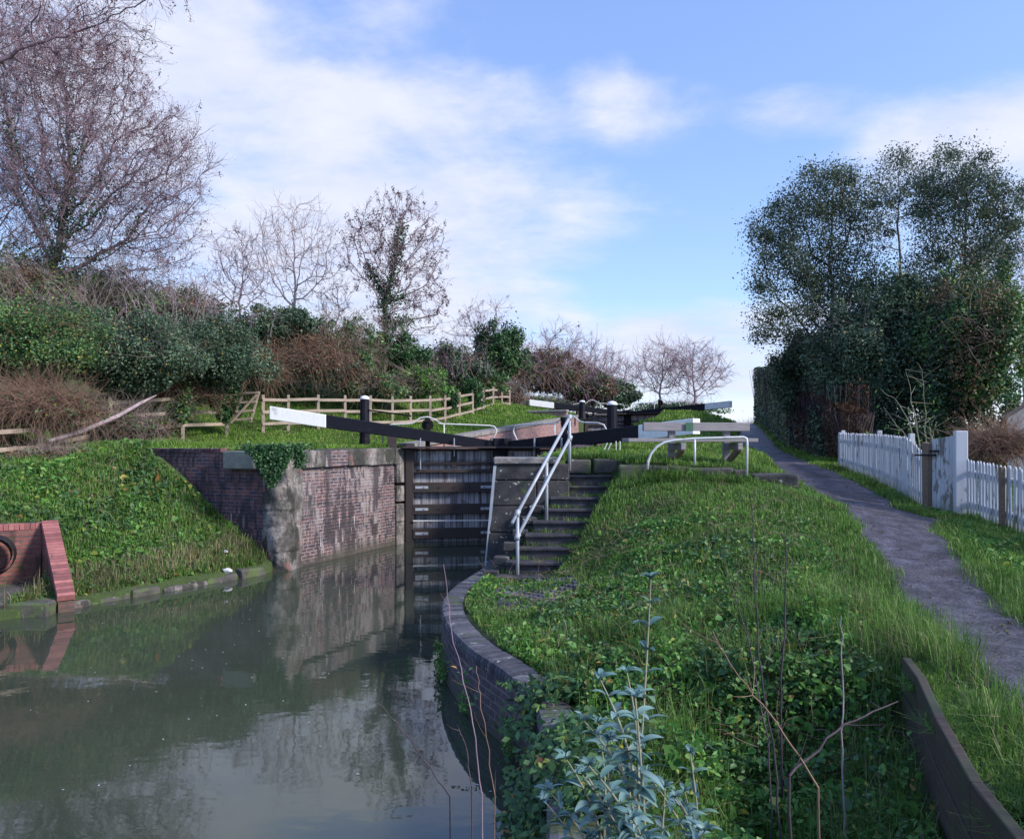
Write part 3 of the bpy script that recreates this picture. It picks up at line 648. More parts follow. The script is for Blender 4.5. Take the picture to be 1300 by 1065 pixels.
# quoin stones next to the gate recess
mb = MB()
for z, h in ((1.9, .58), (1.32, .42), (.82, .48)):
    p = HL - dv*.2 - nv*.2; mb.box((p.x, p.y, z+.0), (.5, .5, h-.012), math.atan2(dv.y, dv.x), .006)
p = HL - dv*.2 - nv*.2; mb.box((p.x, p.y, -.1), (.5, .5, 1.34), math.atan2(dv.y, dv.x))
mb.build('quoin', MT['corner'], LW, bevel=.02)
nw = Vector((du.y, -du.x, 0))
p = at(308, 585, 15.95); pp = wing0 + du*((p - wing0).dot(du)) ; 
mb = MB().box((pp.x + nw.x*-.16, pp.y + nw.y*-.16, 2.30), (.80, .5, .38), math.atan2(du.y, du.x)); mb.build('stone_panel', MT['plaque'], LW, bevel=.025)
mb = MB(); L_ = (wing1-wing0).length; t = 0
while t < L_ - .15:
    s_ = min(.24, L_-t); q = wing0 + du*(t + s_/2) - nw*.33
    if abs((q-pp).dot(du)) > .5: mb.box((q.x, q.y, 2.50), (s_-.012, .46, .08), math.atan2(du.y, du.x), .006)
    t += s_
mb.build('coping_brick', MT['brickdark'], LW, bevel=.008)

# chamber walls between the two sets of gates
CW = empty('chamber_wall', (0, 30, 0), 'pink brick wall along the far side of the lock chamber', 'lock wall')
mb = MB(); face_grid(mb, HL + AX*.0 + Vector((0,.12,0)), HL + AX*22.6, -.8, 2.45, 4.0, .0, .45, nx=40); mb.build('brickwork', MT['brickpink'], CW)
mb = MB()
for k in range(24):
    p = HL + AX*(.6 + k*.93) + Vector((-AX.y, AX.x, 0))*.22; z = 2.47 + (4.02-2.47)*(.6+k*.93)/22.6
    mb.bar((p.x, p.y, z+.06), (p.x+AX.x*.91, p.y+AX.y*.91, z+.06+.062), .5, .14)
mb.build('coping_stone', MT['stone'], CW, bevel=.015)
CR = empty('chamber_wall', (2, 19, 0), 'near side wall of the lock chamber, behind the dark stone pier', 'lock wall')
mb = MB(); face_grid(mb, HR + AX*23.4, HR - AX*5.35, -.8, 4.0, 2.32, .0, .45, nx=50); mb.build('brickwork', MT['brickdark'], CR)
# brick wing wall beside the upper gates
UWg = empty('brick_wall', (4, 42, 3), 'pinkish brick wall beside the upper gates, left of them', 'wall')
a_ = HL + AX*19.5 - PR*.1; b_ = HL + AX*22.9 + PR*.05
mb = MB(); face_grid(mb, a_ - PR*1.9, a_ + PR*.1, 2.2, 4.15, 4.2, 0, .4); mb.build('brickwork', MT['brickpink'], UWg)
mb = MB().bar(V3(a_ - PR*2.0, 4.24) + AX*.2, V3(a_ + PR*.15, 4.27) + AX*.2, .5, .1); mb.build('coping', MT['stonepale'], UWg, bevel=.02)

# right dark stone pier beside the gates
SP = empty('stone_pier', (.2, 13.3, .6), 'dark lichen spotted stone pier between lower gates and steps', 'stone pier')
random.seed(12)
def pier():
    mb = MB(); zs = [-.9, .1, .62, 1.12, 1.58, 2.02, 2.3]
    fx0, fx1 = SCORN.x, 1.0
    for k in range(len(zs)-1):
        za, zb = zs[k]+.005, zs[k+1]-.005
        off = lambda z: -.24*(1 - max(0, z)/2.3)            # battered corner
        cuts = [0, .55 + .15*(k % 2), 1.0]
        for c_ in range(2):
            u0, u1 = cuts[c_], cuts[c_+1]
            def X(u, z): return (fx0 + off(z)) if u == 0 else fx0 + (fx1-fx0)*u
            g_ = .004
            y0 = lambda z: 13.0 - .10*(1-max(0, z)/2.3) + random.uniform(-.008, .008)
            b4 = [(X(u0, za)+g_, y0(za), za), (X(u1, za)-g_, y0(za), za), (X(u1, za)-g_, 13.6, za), (X(u0, za)+g_, 13.6, za)]
            t4 = [(X(u0, zb)+g_, y0(zb), zb), (X(u1, zb)-g_, y0(zb), zb), (X(u1, zb)-g_, 13.6, zb), (X(u0, zb)+g_, 13.6, zb)]
            mb.hexa(b4, t4)
    return mb
pier().build('stonework', MT['stonedark'], SP, bevel=.022)
MB().box((.25, 13.35, 2.36), (1.14, .8, .11), 0, .006).build('coping', MT['stone'], SP, bevel=.02)
mb = MB().bar((-.50, 12.93, 0), (SCORN.x-.015, 13.0, 2.28), .05, .03, up=Vector((0, 1, 0))); mb.build('steel_edge', MT['galv'], SP)

# low retaining wall right of the steps + single end block
RW = empty('retaining_wall', (2.9, 12.7, 1.9), 'low mossy stone retaining wall below the bench', 'retaining wall')
random.seed(21); mb = MB(); x_ = 1.86
while x_ < 3.95:
    s_ = random.uniform(.5, .85); s_ = min(s_, 4.0-x_)
    yy = 12.86 - (x_-1.86)*.13
    mb.box((x_+s_/2, yy+.2, 2.13 - (x_-1.86)*.03), (s_-.015, .42+random.uniform(-.03, .03), .30+random.uniform(-.02, .02)), -.13, .02)
    mb.box((x_+s_/2-.1, yy+.24, 1.83), (s_-.015, .42, .30), -.13, .02); x_ += s_
for k in range(2): mb.box((1.22+k*.47, 13.66-k*.05, 2.24), (.44, .30, .26), -.05, .02)
mb.build('stonework', MT['stonemoss'], RW, bevel=.035)
EB = MB().box((4.38, 12.52, 2.04), (.72, .36, .23), -.16, .015).build('stone_block', MT['stonedark'], None, bevel=.04)
tag(EB, 'long dark lichen spotted stone block lying at the path end of the retaining wall', 'stone block')

# quay wall on the right of the canal
QW = empty('quay_wall', (-.8, 9.5, 0), 'curved dark brick quay wall with a rounded brick coping', 'quay wall')
def smooth_poly(P, n=8):
    P = [Vector((p[0], p[1], 0)) for p in P]; out = []
    for i in range(len(P)-1):
        p0, p1, p2, p3 = P[max(i-1, 0)], P[i], P[i+1], P[min(i+2, len(P)-1)]
        for k in range(n):
            t = k/n; out.append(.5*((2*p1)+(p2-p0)*t+(2*p0-5*p1+4*p2-p3)*t*t+(3*p1-p0-3*p2+p3)*t*t*t))
    out.append(P[-1]); return out
QS = smooth_poly(QUAY[:-2])
def quay():
    mb = MB(); n = len(QS); levels = [-1, -.3, 0, .15, .3, .45, .56]
    rows = []
    L_ = 0; us = [0]
    for i in range(1, n): L_ += (QS[i]-QS[i-1]).length; us.append(L_)
    for z in levels:
        r_ = []
        for i, p in enumerate(QS):
            d = (QS[min(i+1, n-1)] - QS[max(i-1, 0)]).normalized(); nn = Vector((d.y, -d.x, 0))   # towards water is right? checked below
            if nn.x > 0: nn = -nn
            r_.append(p + nn*(.06*(1-z)) + Vector((0, 0, z)))
        rows.append(r_)
    V = [v for r_ in rows for v in r_]; F = []
    for k in range(len(levels)-1):
        for i in range(n-1): a = k*n+i; F.append((a, a+n, a+n+1, a+1))
    me = bpy.data.meshes.new('brickwork'); me.from_pydata([tuple(v) for v in V], [], F); me.update()
    l = me.uv_layers.new(name='UVMap')
    for p in me.polygons:
        p.use_smooth = True
        for li in p.loop_indices:
            vi = me.loops[li].vertex_index; l.data[li].uv = (us[vi % n], me.vertices[vi].co.z)
    link('brickwork', me, MT['brickquay'], QW)
    # coping bricks laid across the wall head
    mb = MB(); t = 0; random.seed(4)
    tot = us[-1]; k = 0
    while t < tot - .1:
        i = next(j for j in range(len(us)-1) if us[j+1] >= t + .04); f = (t+.04-us[i])/(us[i+1]-us[i]); p = QS[i].lerp(QS[i+1], f); d = (QS[i+1]-QS[i]).normalized()
        nn = Vector((-d.y, d.x, 0)); nn = nn if nn.x > 0 else -nn
        c = p + nn*.10; zt = .655 + random.uniform(-.004, .004)
        # bullnosed section
        sec = [(-.15, .53), (-.155, .60), (-.135, .645), (-.09, zt), (.11, zt), (.11, .53)]
        w_ = .0335
        A = [c + nn*s0 - d*w_ + Vector((0, 0, s1)) for s0, s1 in sec]; B = [c + nn*s0*1 + d*w_ + Vector((0, 0, s1)) for s0, s1 in sec]
        i0 = len(mb.v); mb.v += A + B; m_ = len(sec); mb.f += [tuple(range(i0, i0+m_)), tuple(reversed(range(i0+m_, i0+2*m_)))] + [(i0+q, i0+m_+q, i0+m_+(q+1) % m_, i0+(q+1) % m_) for q in range(m_)]
        t += .078; k += 1
    mb.build('coping', MT['coping'], QW)
    mb = MB(); # mortar bed under the coping bricks
    for i in range(n-1):
        p, q = QS[i], QS[i+1]; d = (q-p).normalized(); nn = Vector((-d.y, d.x, 0)); nn = nn if nn.x > 0 else -nn
        mb.poly([p - nn*.03 + Vector((0,0,.635)), p + nn*.22 + Vector((0,0,.635)), q + nn*.22 + Vector((0,0,.635)), q - nn*.03 + Vector((0,0,.635))])
    mb.build('mortar', MT['stonedark'], QW)
quay()
# patch of blue paving bricks showing through the turf on the quay
mb = MB()
random.seed(9)
for i in range(-7, 9):
    for j in range(-9, 11):
        x = .28 + i*.115 + (j % 2)*.055; y = 10.1 + j*.112
        if ((x-.28)/.62)**2 + ((y-9.9)/1.05)**2 < 1 + random.uniform(-.3, .1) and (x > np.interp(y, [8.5, 9.5, 10.4, 11.3], [-.3, -.5, -.45, -.3])):
            z = Hs(x, y); mb.box((x, y, z+.012+random.uniform(-.006, .006)), (.105, .104, .05), .25)
o = mb.build('brick_paving', MT['coping'], None, bevel=.006); tag(o, 'patch of blue paving bricks showing through the turf below the steps', 'paving', kind='structure')

# ------------------------------------------------------------------ steps
ST = empty('steps', (.3, 11.1, .6), 'flight of nine dark worn steps climbing the grassy bank', 'steps')
s0 = Vector((.15, 11.1, .68)); s1 = Vector((1.33, 13.35, 2.09)); random.seed(31)
for k in range(9):
    f = k/8; c = s0.lerp(s1, f); wd_ = .86 + .04*math.sin(k*2.1) + (.25 if k == 0 else 0); rz = -.06 + random.uniform(-.02, .02)
    mb = MB().box((c.x + .05 + (.1 if k == 0 else 0), c.y+.17, c.z-.09), (wd_-.03, .34, .17), rz, .006)
    mb.box((c.x + .05 + (.1 if k == 0 else 0), c.y+.13, c.z-.0175), (wd_, .34, .045), rz, .006)
    o = mb.build('step', MT['step'], ST, bevel=.012)
# brick edging stones stepping up on the left of the flight
mb = MB()
for k in range(7):
    f = (k+.6)/8; c = s0.lerp(s1, f)
    mb.box((c.x-.55, c.y+.15, c.z-.12), (.24, .22, .12), random.uniform(-.2, .2), .012)
    mb.box((c.x-.52, c.y+.18, c.z-.25), (.26, .24, .13), random.uniform(-.1, .1), .012)
mb.build('edging_bricks', MT['stonedark'], ST, bevel=.012)
# handrail
HR_ = empty('handrail', (.08, 11.3, .68), 'grey galvanised two-rail handrail beside the steps', 'handrail')
b0 = at(657, 725, 11.3); t0 = at(723, 583, 13.25); m0 = at(694, 648, 12.45)
def onl(pa, pb, x): 
    f = (x - pa.x)/(pb.x-pa.x); return pa.lerp(pb, f)
ua, ub = at(650, 664, 11.15), at(723, 530, 13.25); la, lb_ = at(656.5, 682, 11.3), at(723.5, 556, 13.25)
MB().tube([b0 - Vector((0,0,.2)), Vector((b0.x, b0.y, onl(ua, ub, b0.x).z))], .026, 10).build('post', MT['galv'], HR_, smooth_=True)
MB().tube([m0 - Vector((0,0,.2)), Vector((m0.x, m0.y, onl(ua, ub, m0.x).z))], .026, 10).build('post', MT['galv'], HR_, smooth_=True)
MB().tube([t0 - Vector((0,0,.2)), Vector((t0.x, t0.y, ub.z+.01))], .028, 10).build('post', MT['galv'], HR_, smooth_=True)
MB().tube([ua, ub], .026, 10).build('rail', MT['galv'], HR_, smooth_=True)
MB().tube([la, lb_], .026, 10).build('rail', MT['galv'], HR_, smooth_=True)
for p in (Vector((b0.x, b0.y, onl(ua, ub, b0.x).z)), Vector((b0.x, b0.y, onl(la, lb_, b0.x+.001).z)), Vector((m0.x, m0.y, onl(ua, ub, m0.x).z)), Vector((m0.x, m0.y, onl(la, lb_, m0.x).z)), ub, lb_):
    mb = MB(); d = (ub-ua).normalized(); mb.tube([p - d*.05, p + d*.05], .038, 10); mb.tube([p - Vector((0,0,.05)), p + Vector((0,0,.045))], .037, 10)
    mb.build('tube_clamp', MT['galv'], HR_, smooth_=True)

# ------------------------------------------------------------------ lock gates
def lock_gate(heel, mitre, zb, rise, blen, label, base, side, group='lock gate leaves with balance beams', detail=True):
    """heel, mitre xy; zb: added to all heights; rise: beam top at its free end above beam top at the mitre; side +1 when heel is right"""
    heel, mitre = Vector((heel[0], heel[1], 0)), Vector((mitre[0], mitre[1], 0))
    u = (heel - mitre); W = u.length; u.normalize()              # u runs from mitre to heel
    n = Vector((-u.y, u.x, 0)); n = n if n.y < 0 else -n          # n towards the camera (downstream)
    T = empty('lock_gate', (heel.x, heel.y, zb), label, 'lock gate', group)
    P = lambda s_, o_, z: mitre + u*s_ + n*o_ + Vector((0, 0, z + zb))
    def plank(name, s0_, s1_, z0, z1, o0, o1, mat, bev=.012, par=None):
        mb = MB(); mb.hexa([P(s0_, o0, z0), P(s1_, o0, z0), P(s1_, o1, z0), P(s0_, o1, z0)] if n.cross(u).z < 0 or 1 else [], [P(s0_, o0, z1), P(s1_, o0, z1), P(s1_, o1, z1), P(s0_, o1, z1)])
        me = mb.build(name, mat, par or T, bevel=bev)
        return me
    plank('mitre_post', .02, .25, base, 2.78, -.12, .16, MT['black'], .02)
    plank('heel_post', W-.24, W-.02, base, 2.62, -.12, .14, MT['gaterail'], .02)
    plank('planking', .22, W-.2, base, 2.5, -.07, -.02, MT['gateplank'], 0)
    plank('top_boards', .24, W-.22, 2.19, 2.44, -.02, .035, MT['stonewood'] if 'stonewood' in MT else MT['gateplank'], 0)
    for z0, z1, o1 in ((2.07, 2.14, .10), (1.86, 1.95, .13), (1.34, 1.60, .15), (.76, 1.02, .15), (.12, .38, .16)):
        plank('gate_rail', .24, W-.22, z0, z1, -.015, o1, MT['gaterail'])
    plank('gate_rail', .24, W-.22, 2.44, 2.50, -.06, .12, MT['gaterail'])
    if detail:
        for z0 in (1.44, .86, .22):
            for s_ in (.26, W-.62):
                plank('iron_strap', s_, s_+.34, z0, z0+.07, .15, .166, MT['galv'], .003)
        for s_ in (.33, W*.5, W-.42):
            MB().bar(P(s_, .17, 1.95 if s_ != W*.5 else 2.3), P(s_, .17, 2.78), .045, .025, up=u).build('iron_bracket', MT['galv'] if s_ > .5 else MT['iron'], T)
        plank('centre_stile', W*.5-.07, W*.5+.07, 2.0, 2.44, .035, .09, MT['gaterail'])
        MB().bar(P(.24, .18, .58), P(W-.22, .18, .60), .03, .03).build('rubbing_strip', MT['whitetube'], T)
        for z0 in (1.47, .89, .25, 1.9):
            mb = MB()
            for q in range(5):
                c_ = P(.5 + q*(W-1.0)/4, .152, z0); mb.tube([c_, c_ + n*.022], .017, 6)
            for q in range(0): pass
            mb.build('rivets', MT['iron'], T)
    # walkway planks on the downstream side
    mb = MB()
    for o_ in (.02, .24): mb.bar(P(-.04, o_+.1, 2.535), P(W+.05, o_+.1, 2.535), .2, .045)
    mb.build('walkway', MT['gaterail'], T, bevel=.006)
    # balance beam, tapering towards the mitre and climbing to its free end
    zt0, h0, h1 = 2.675, .26, .345
    def sec(s_, wd_):
        f = s_/blen; zt = zt0 + rise*f; h = h0 + (h1-h0)*min(1, f*1.3)
        return [P(s_, -.02-wd_/2, zt-h), P(s_, -.02+wd_/2, zt-h), P(s_, -.02+wd_/2, zt), P(s_, -.02-wd_/2, zt)]
    def beam(name, sa, sb, par, mat, m_=14, grow=0):
        mb = MB(); S = [sec(sa + (sb-sa)*k/m_, .24 + .07*((sa+(sb-sa)*k/m_)/blen)) for k in range(m_+1)]
        i0 = 0
        for q in S: mb.v += q
        for k in range(m_):
            for j in range(4): a = k*4+j; b = k*4+(j+1) % 4; mb.f.append((a, b, b+4, a+4))
        mb.f += [(3, 2, 1, 0), tuple(m_*4+j for j in range(4))]
        return mb.build(name, mat, par, bevel=.018)
    wl = blen - 1.42
    bm = beam('balance_beam', .03, wl, T, MT['black']); beam('white_end', wl+.001, blen, bm, MT['white'], 4)
    # handrail on the upstream edge
    o_ = -.34; rp = []
    z1_, z0_ = 3.2, 2.58
    rp = [P(.32, o_, 2.6), P(.12, o_, 2.92), P(.1, o_, 3.0), P(.16, o_, 3.1), P(.3, o_, 3.13), P(1.55, o_, 3.17), P(1.72, o_, 3.19)]
    gs = W - .62                                             # paddle gear position
    rp += [P(gs-.35, o_, 3.2), P(gs-.18, o_, 3.3), P(gs, o_, 3.36), P(gs+.2, o_, 3.33), P(gs+.36, o_, 3.2), P(gs+.5, o_, 3.17), P(gs+.95, o_, 3.15), P(gs+1.12, o_, 3.1), P(gs+1.2, o_, 2.98), P(gs+1.2, o_, 2.66)]
    MB().tube(rp, .019, 8).build('handrail', MT['whitetube'], T, smooth_=True)
    MB().tube([P(gs-.45, o_, 2.55), P(gs-.45, o_, 3.19)], .018, 8).build('rail_post', MT['whitetube'], T, smooth_=True)
    # paddle gear: stand, toothed wheel, pinion and rack
    g = MB().bar(P(gs, -.2, 2.5), P(gs, -.2, 3.1), .09, .12, up=u); g.tube([P(gs-.05, -.25, 2.5), P(gs-.05, -.25, 3.22)], .02, 6)
    gear = g.build('paddle_gear', MT['iron'], T, bevel=.008)
    mb = MB(); m_ = 20; c_ = P(gs, -.26, 3.14); ring = []
    for k in range(m_*2):
        rr = .17 if k % 2 else .145; a_ = math.pi*k/m_
        ring.append((u*math.cos(a_) + Vector((0, 0, 1))*math.sin(a_))*rr)
    i0 = 0; mb.v += [c_ + q + n*.03 for q in ring] + [c_ + q - n*.03 for q in ring]; m2 = m_*2
    mb.f += [tuple(range(m2)), tuple(reversed(range(m2, 2*m2)))] + [(k, m2+k, m2+(k+1) % m2, (k+1) % m2) for k in range(m2)]
    mb.build('gear_wheel', MT['iron'], gear)
    mb = MB().tube([c_ + n*.12, c_ - n*.1], .05, 10); mb.box(c_ + n*.1 + Vector((0, 0, .12)), (.14, .10, .1), math.atan2(u.y, u.x)); mb.build('spindle', MT['iron'], gear)
    # iron stirrup and prop under the beam behind the heel
    MB().bar(P(W+.32, -.02, 2.45), P(W+.32, -.02, 2.86), .26, .24, up=u).build('beam_prop', MT['gaterail'], T, bevel=.01)
    return T, P, W
lock_gate(HL, MITRE, 0, .93, 6.06, 'left leaf of the lower lock gates, its long black beam ending white over the lawn', -.9, -1)
lock_gate(HR, MITRE, 0, .52, 5.86, 'right leaf of the lower gates, black beam ending in white behind the bench', -.9, 1)
lock_gate(HL+UP_OFF, MITRE+UP_OFF, UZ+.12, .66, 5.8, 'distant upper gate leaf whose white beam end points left over the grass', 1.0-UZ, -1, 'upper lock gate leaves', False)
lock_gate(HR+UP_OFF, MITRE+UP_OFF, UZ+.12, .40, 6.4, 'distant upper gate leaf whose white beam end points right over the mound', 1.0-UZ, 1, 'upper lock gate leaves', False)

# black bollards with white domed caps, each tied back by an iron rod
def bollard(px, pt, d, gz, wpx, tip, label):
    p = at(px, pt, d); x, y = p.x, p.y; wd_ = wpx*d/FPX
    T = empty('bollard', (x, y, gz), label, 'bollard', 'black posts with white caps beside the gates')
    mb = MB().tube([(x, y, gz-.2), (x, y, gz+.2), (x, y, p.z-.1), (x, y, p.z-.06)], [wd_*.66, wd_*.5, wd_*.46, wd_*.48], 12); mb.build('post', MT['black'], T, smooth_=False)
    mb = MB().tube([(x, y, p.z-.07), (x, y, p.z-.03), (x, y, p.z+.02), (x, y, p.z+.04)], [wd_*.50, wd_*.49, wd_*.34, .02], 12); mb.build('cap', MT['white'], T, smooth_=True)
    q = Vector(tip); MB().tube([(x, y-.05, p.z-.35), q], .022, 6).build('tie_rod', MT['iron'], T)
bollard(463, 504, 20.6, 2.6, 12.5, at(522, 528, 20.4), 'black post with white cap behind the left balance beam')
bollard(777, 511, 19.6, 2.55, 14, at(734, 534, 19.4), 'black post with white cap behind the beam near the bench')
bollard(739, 509, 40.5, 4.1, 8, at(728, 522, 40.4), 'small distant black post with white cap at the upper gates')

# ------------------------------------------------------------------ bench and tubular rail
BN = empty('bench', (3.2, 13.2, 2.3), 'weathered grey timber bench behind the white tubular rail', 'bench')
bd = 13.3
a, b = at(817, 541, bd), at(952, 543, bd+.35)
def bench():
    u = (b-a); u.z = 0; u.normalize(); back = Vector((-u.y, u.x, 0)); ln = (b-a).length
    zt, z0 = EYE + (560-536)/FPX*bd, EYE + (560-547)/FPX*bd
    for nm, za, zb_, off in (('backrest', z0, zt, .02),):
        mb = MB().hexa([a.lerp(b, t) * Vector((1, 1, 0)) if 0 else Vector((a.lerp(b, t).x, a.lerp(b, t).y, 0)) + back*o_ + Vector((0, 0, za)) for t, o_ in ((0, 0), (1, 0), (1, .07), (0, .07))],
                       [Vector((a.lerp(b, t).x, a.lerp(b, t).y, 0)) + back*o_ + Vector((0, 0, zb_)) for t, o_ in ((0, 0), (1, 0), (1, .07), (0, .07))])
        mb.build('backrest', MT['benchwood'], BN, bevel=.01)
    A = Vector((a.x, a.y, 0)) - back*.42 - u*.42; Bb = Vector((b.x, b.y, 0)) - back*.42 - u*.05
    zs = EYE + (560-556.5)/FPX*(bd-.4)
    mb = MB()
    for k in range(2): mb.bar(A + back*(.1+k*.19) + Vector((0, 0, zs-.03)), Bb + back*(.1+k*.19) + Vector((0, 0, zs-.03)), .17, .065)
    mb.build('seat', MT['benchwood'], BN, bevel=.01)
    for t in (.28, .80):
        p = Vector((a.lerp(b, t).x, a.lerp(b, t).y, 0)); g_ = Hs(p.x, p.y)
        MB().bar(p + back*.115 + Vector((0, 0, g_-.3)), p + back*.115 + Vector((0, 0, zt-.03)), .12, .09, up=back).build('leg', MT['benchwood'], BN, bevel=.008)
        MB().bar(p - back*.44 + Vector((0, 0, zs-.14)), p + back*.1 + Vector((0, 0, zs-.14)), .09, .12).build('seat_bearer', MT['benchwood'], BN, bevel=.008)
        MB().bar(p - back*.40 + Vector((0, 0, zs-.18)), p + back*.08 + Vector((0, 0, zs-.45)), .08, .09).build('brace', MT['oldpost'], BN, bevel=.008)
    p = a.lerp(b, .42); MB().box((p.x, p.y-.036, (zt+z0)/2), (.14, .008, (zt-z0)*.96), math.atan2(u.y, u.x)).build('green_plate', flat('green_algae_paint', (.03, .12, .07)), BN)
bench()
TR = empty('tubular_rail', (3, 12.5, 2.2), 'low white tubular rail with one curved end in front of the bench', 'railing')
dA, dB = 12.6, 12.45
rp = [at(822, 596, dA), at(823, 585, dA), at(827, 575, dA), at(834, 567, dA), at(844, 561.5, dA), at(856, 559, dA), at(882, 556.8, dA-.05), at(944, 555, dB), at(947.5, 556.5, dB), at(948.5, 562, dB), at(948, 604, dB)]
MB().tube(rp, .021, 8).build('rail', MT['whitetube'], TR, smooth_=True)
MB().tube([at(882, 557, dA-.05), at(882, 590, dA-.05)], .02, 8).build('post', MT['whitetube'], TR, smooth_=True)
# small remains beneath the beam: rag and thin white posts
mb = MB()
for px, py in ((771, 563), (776, 563), (782, 561), (787, 561)):
    mb.tube([at(px-(4 if px < 780 else 0), 571, 14.6), at(px, py-1, 14.6)], .012, 6)
o = mb.build('iron_stand', MT['whitetube'], None); tag(o, 'cluster of thin white prongs in the grass under the right beam', 'iron stand')

# ------------------------------------------------------------------ post and rail fences on the left
def rail_fence(pts, label, broken=(), rails=3, h=1.12, ph=1.2):
    """pts: list of (px, d, ground z or None)"""
    P = []
    for px, d, gz in pts:
        q = at(px, 560, d); z = Hs(q.x, q.y) if gz is None else gz; P.append(Vector((q.x, q.y, z)))
    T = empty('wooden_fence', P[0], label, 'fence', 'post and rail fences on the left bank')
    for k, p in enumerate(P):
        MB().box((p.x, p.y, p.z+ph/2-.15), (.10, .10, ph+.3), .3+.1*random.random(), .006).build('post', MT['fencewood'], T, bevel=.01)
    for k in range(len(P)-1):
        for j in range(rails):
            if (k, j) in broken: continue
            z = h - .10 - j*.40
            MB().bar(P[k] + Vector((0, -.075, z+random.uniform(-.02, .02))), P[k+1] + Vector((0, -.075, z+random.uniform(-.02, .02))), .04, .10).build('rail', MT['fencewood'], T, bevel=.006)
    return P
random.seed(17)
rail_fence([(-60, 15.5, 2.2), (52, 17.6, 2.35), (140, 20.6, 2.72), (232, 22.6, 2.95), (288, 24.2, 3.02)], 'overgrown post and rail fence below the bramble bank, left of the leaning hurdle', broken=((1, 0), (0, 0)))
rail_fence([(334, 25.2, 3.06), (366, 25.8, 3.1), (404, 26.4, 3.14), (438, 27, 3.16), (470, 27.6, 3.18), (498, 28.3, 3.2), (521, 29, 3.25), (546, 30, 3.32)], 'straight post and rail fence behind the left balance beam')
rail_fence([(546, 30.15, 3.32), (565, 31.6, 3.45), (583, 33.4, 3.68), (600, 35.6, 3.92), (614, 38, 4.2), (626, 40.6, 4.45), (637, 43, 4.62), (647, 45.5, 4.75)], 'post and rail fence climbing the grassy rise beneath ivy posts', rails=3)
# leaning hurdle
HD = empty('wooden_hurdle', (-8.9, 24.6, 3), 'leaning ladder-like wooden hurdle with a diagonal brace', 'hurdle')
hp = lambda px, py, o_=0: at(px, py, 24.0 + o_)
def stickbar(name, p, q, w_=.07, mat='fencewood'): MB().bar(p, q, w_, .05, up=Vector((0, -1, 0))).build(name, MT[mat], HD, bevel=.006)
stickbar('stile', hp(294, 538), hp(309, 498)); stickbar('stile', hp(318, 536), hp(329, 497))
for f in (.03, .33, .62, .88):
    stickbar('rung', hp(309, 498, -.05).lerp(hp(294, 538, -.05), f), hp(329, 497, -.05).lerp(hp(318, 536, -.05), f))
stickbar('brace', hp(293, 537, -.1), hp(326, 501, -.1))
o = MB().tube([at(62, 560, 17.2), at(100, 549, 18), at(150, 528, 19.2), at(180, 511, 20), at(198, 502, 20.6)], [.05, .06, .055, .045, .02], 7).build('fallen_branch', MT['twigpale'], None, smooth_=True)
tag(o, 'long bare fallen branch propped against the overgrown fence', 'branch')
# leaning hidden stake at far left
# ------------------------------------------------------------------ white picket fences and gate
def picket_run(P, top, label, n, wd_=.070, posts=(), group='white picket fences beside the towpath', gap=1.0, arcfun=None):
    """P list of xy points, top function of distance fraction"""
    P = [Vector((p[0], p[1], 0)) for p in P]; L_ = [0]
    for i in range(1, len(P)): L_.append(L_[-1] + (P[i]-P[i-1]).length)
    def pos(t):
        t *= L_[-1]
        for i in range(len(P)-1):
            if t <= L_[i+1] + 1e-6: return P[i].lerp(P[i+1], (t-L_[i])/(L_[i+1]-L_[i])), (P[i+1]-P[i]).normalized()
    T = empty('picket_fence', (P[0].x, P[0].y, Hs(P[0].x, P[0].y)), label, 'picket fence', group)
    for k in range(n):
        t = (k+.5)/n; p, d = pos(t); gz = Hs(p.x, p.y); zt = top(t) + random.uniform(-.012, .012); rz = math.atan2(d.y, d.x) + random.uniform(-.05, .05)
        m = Matrix.Rotation(rz, 3, 'Z'); w_ = wd_*random.uniform(.92, 1.05); th = .018; ln = Vector((random.uniform(-.014, .014), random.uniform(-.01, .01), 0))
        mb = MB(); f = lambda x, y, z, top_=0: p + m @ Vector((x, y, 0)) + Vector((0, 0, z)) + (ln if top_ else Vector())
        za = gz - .06; zm = zt - .045
        A = [f(-w_/2, -th/2, za), f(w_/2, -th/2, za), f(w_/2, -th/2, zm, 1), f(w_*.12, -th/2, zt, 1), f(-w_*.12, -th/2, zt, 1), f(-w_/2, -th/2, zm, 1)]
        B = [q + m @ Vector((0, th, 0)) for q in A]; mb.v += A + B
        mb.f += [(0, 1, 2, 3, 4, 5), (11, 10, 9, 8, 7, 6)] + [(j, j+6, (j+1) % 6+6, (j+1) % 6) for j in range(6)]
        mb.build('picket', MT['picket'], T)
    for j in (.25, .78):
        for i in range(n//6):
            ta, tb = i/(n//6), (i+1)/(n//6)
            pa, da = pos(ta); pb, db = pos(tb); nn = Vector((-da.y, da.x, 0)); nn = nn if nn.x > 0 else -nn
            ga, gb = Hs(pa.x, pa.y), Hs(pb.x, pb.y)
            MB().bar(pa + nn*.04 + Vector((0, 0, ga + (top(ta)-ga)*j)), pb + nn*.04 + Vector((0, 0, gb + (top(tb)-gb)*j)), .05, .07).build('rail', MT['picket'], T)
    for t, z, s_, mat in posts:
        p, d = pos(t); nn = Vector((-d.y, d.x, 0)); nn = nn if nn.x > 0 else -nn; c = p + nn*(.06 if mat == 'oldpost' else .09) * (-1 if mat == 'oldpost' else 1); gz = Hs(c.x, c.y)
        MB().box((c.x, c.y, (gz-.2+z)/2), (s_, s_, z-gz+.2), math.atan2(d.y, d.x), .004).build('post', MT[mat], T, bevel=.008)
    return T
random.seed(23)
F1a = at(1228, 560, 12.35); F1b = at(1300, 560, 10.5)
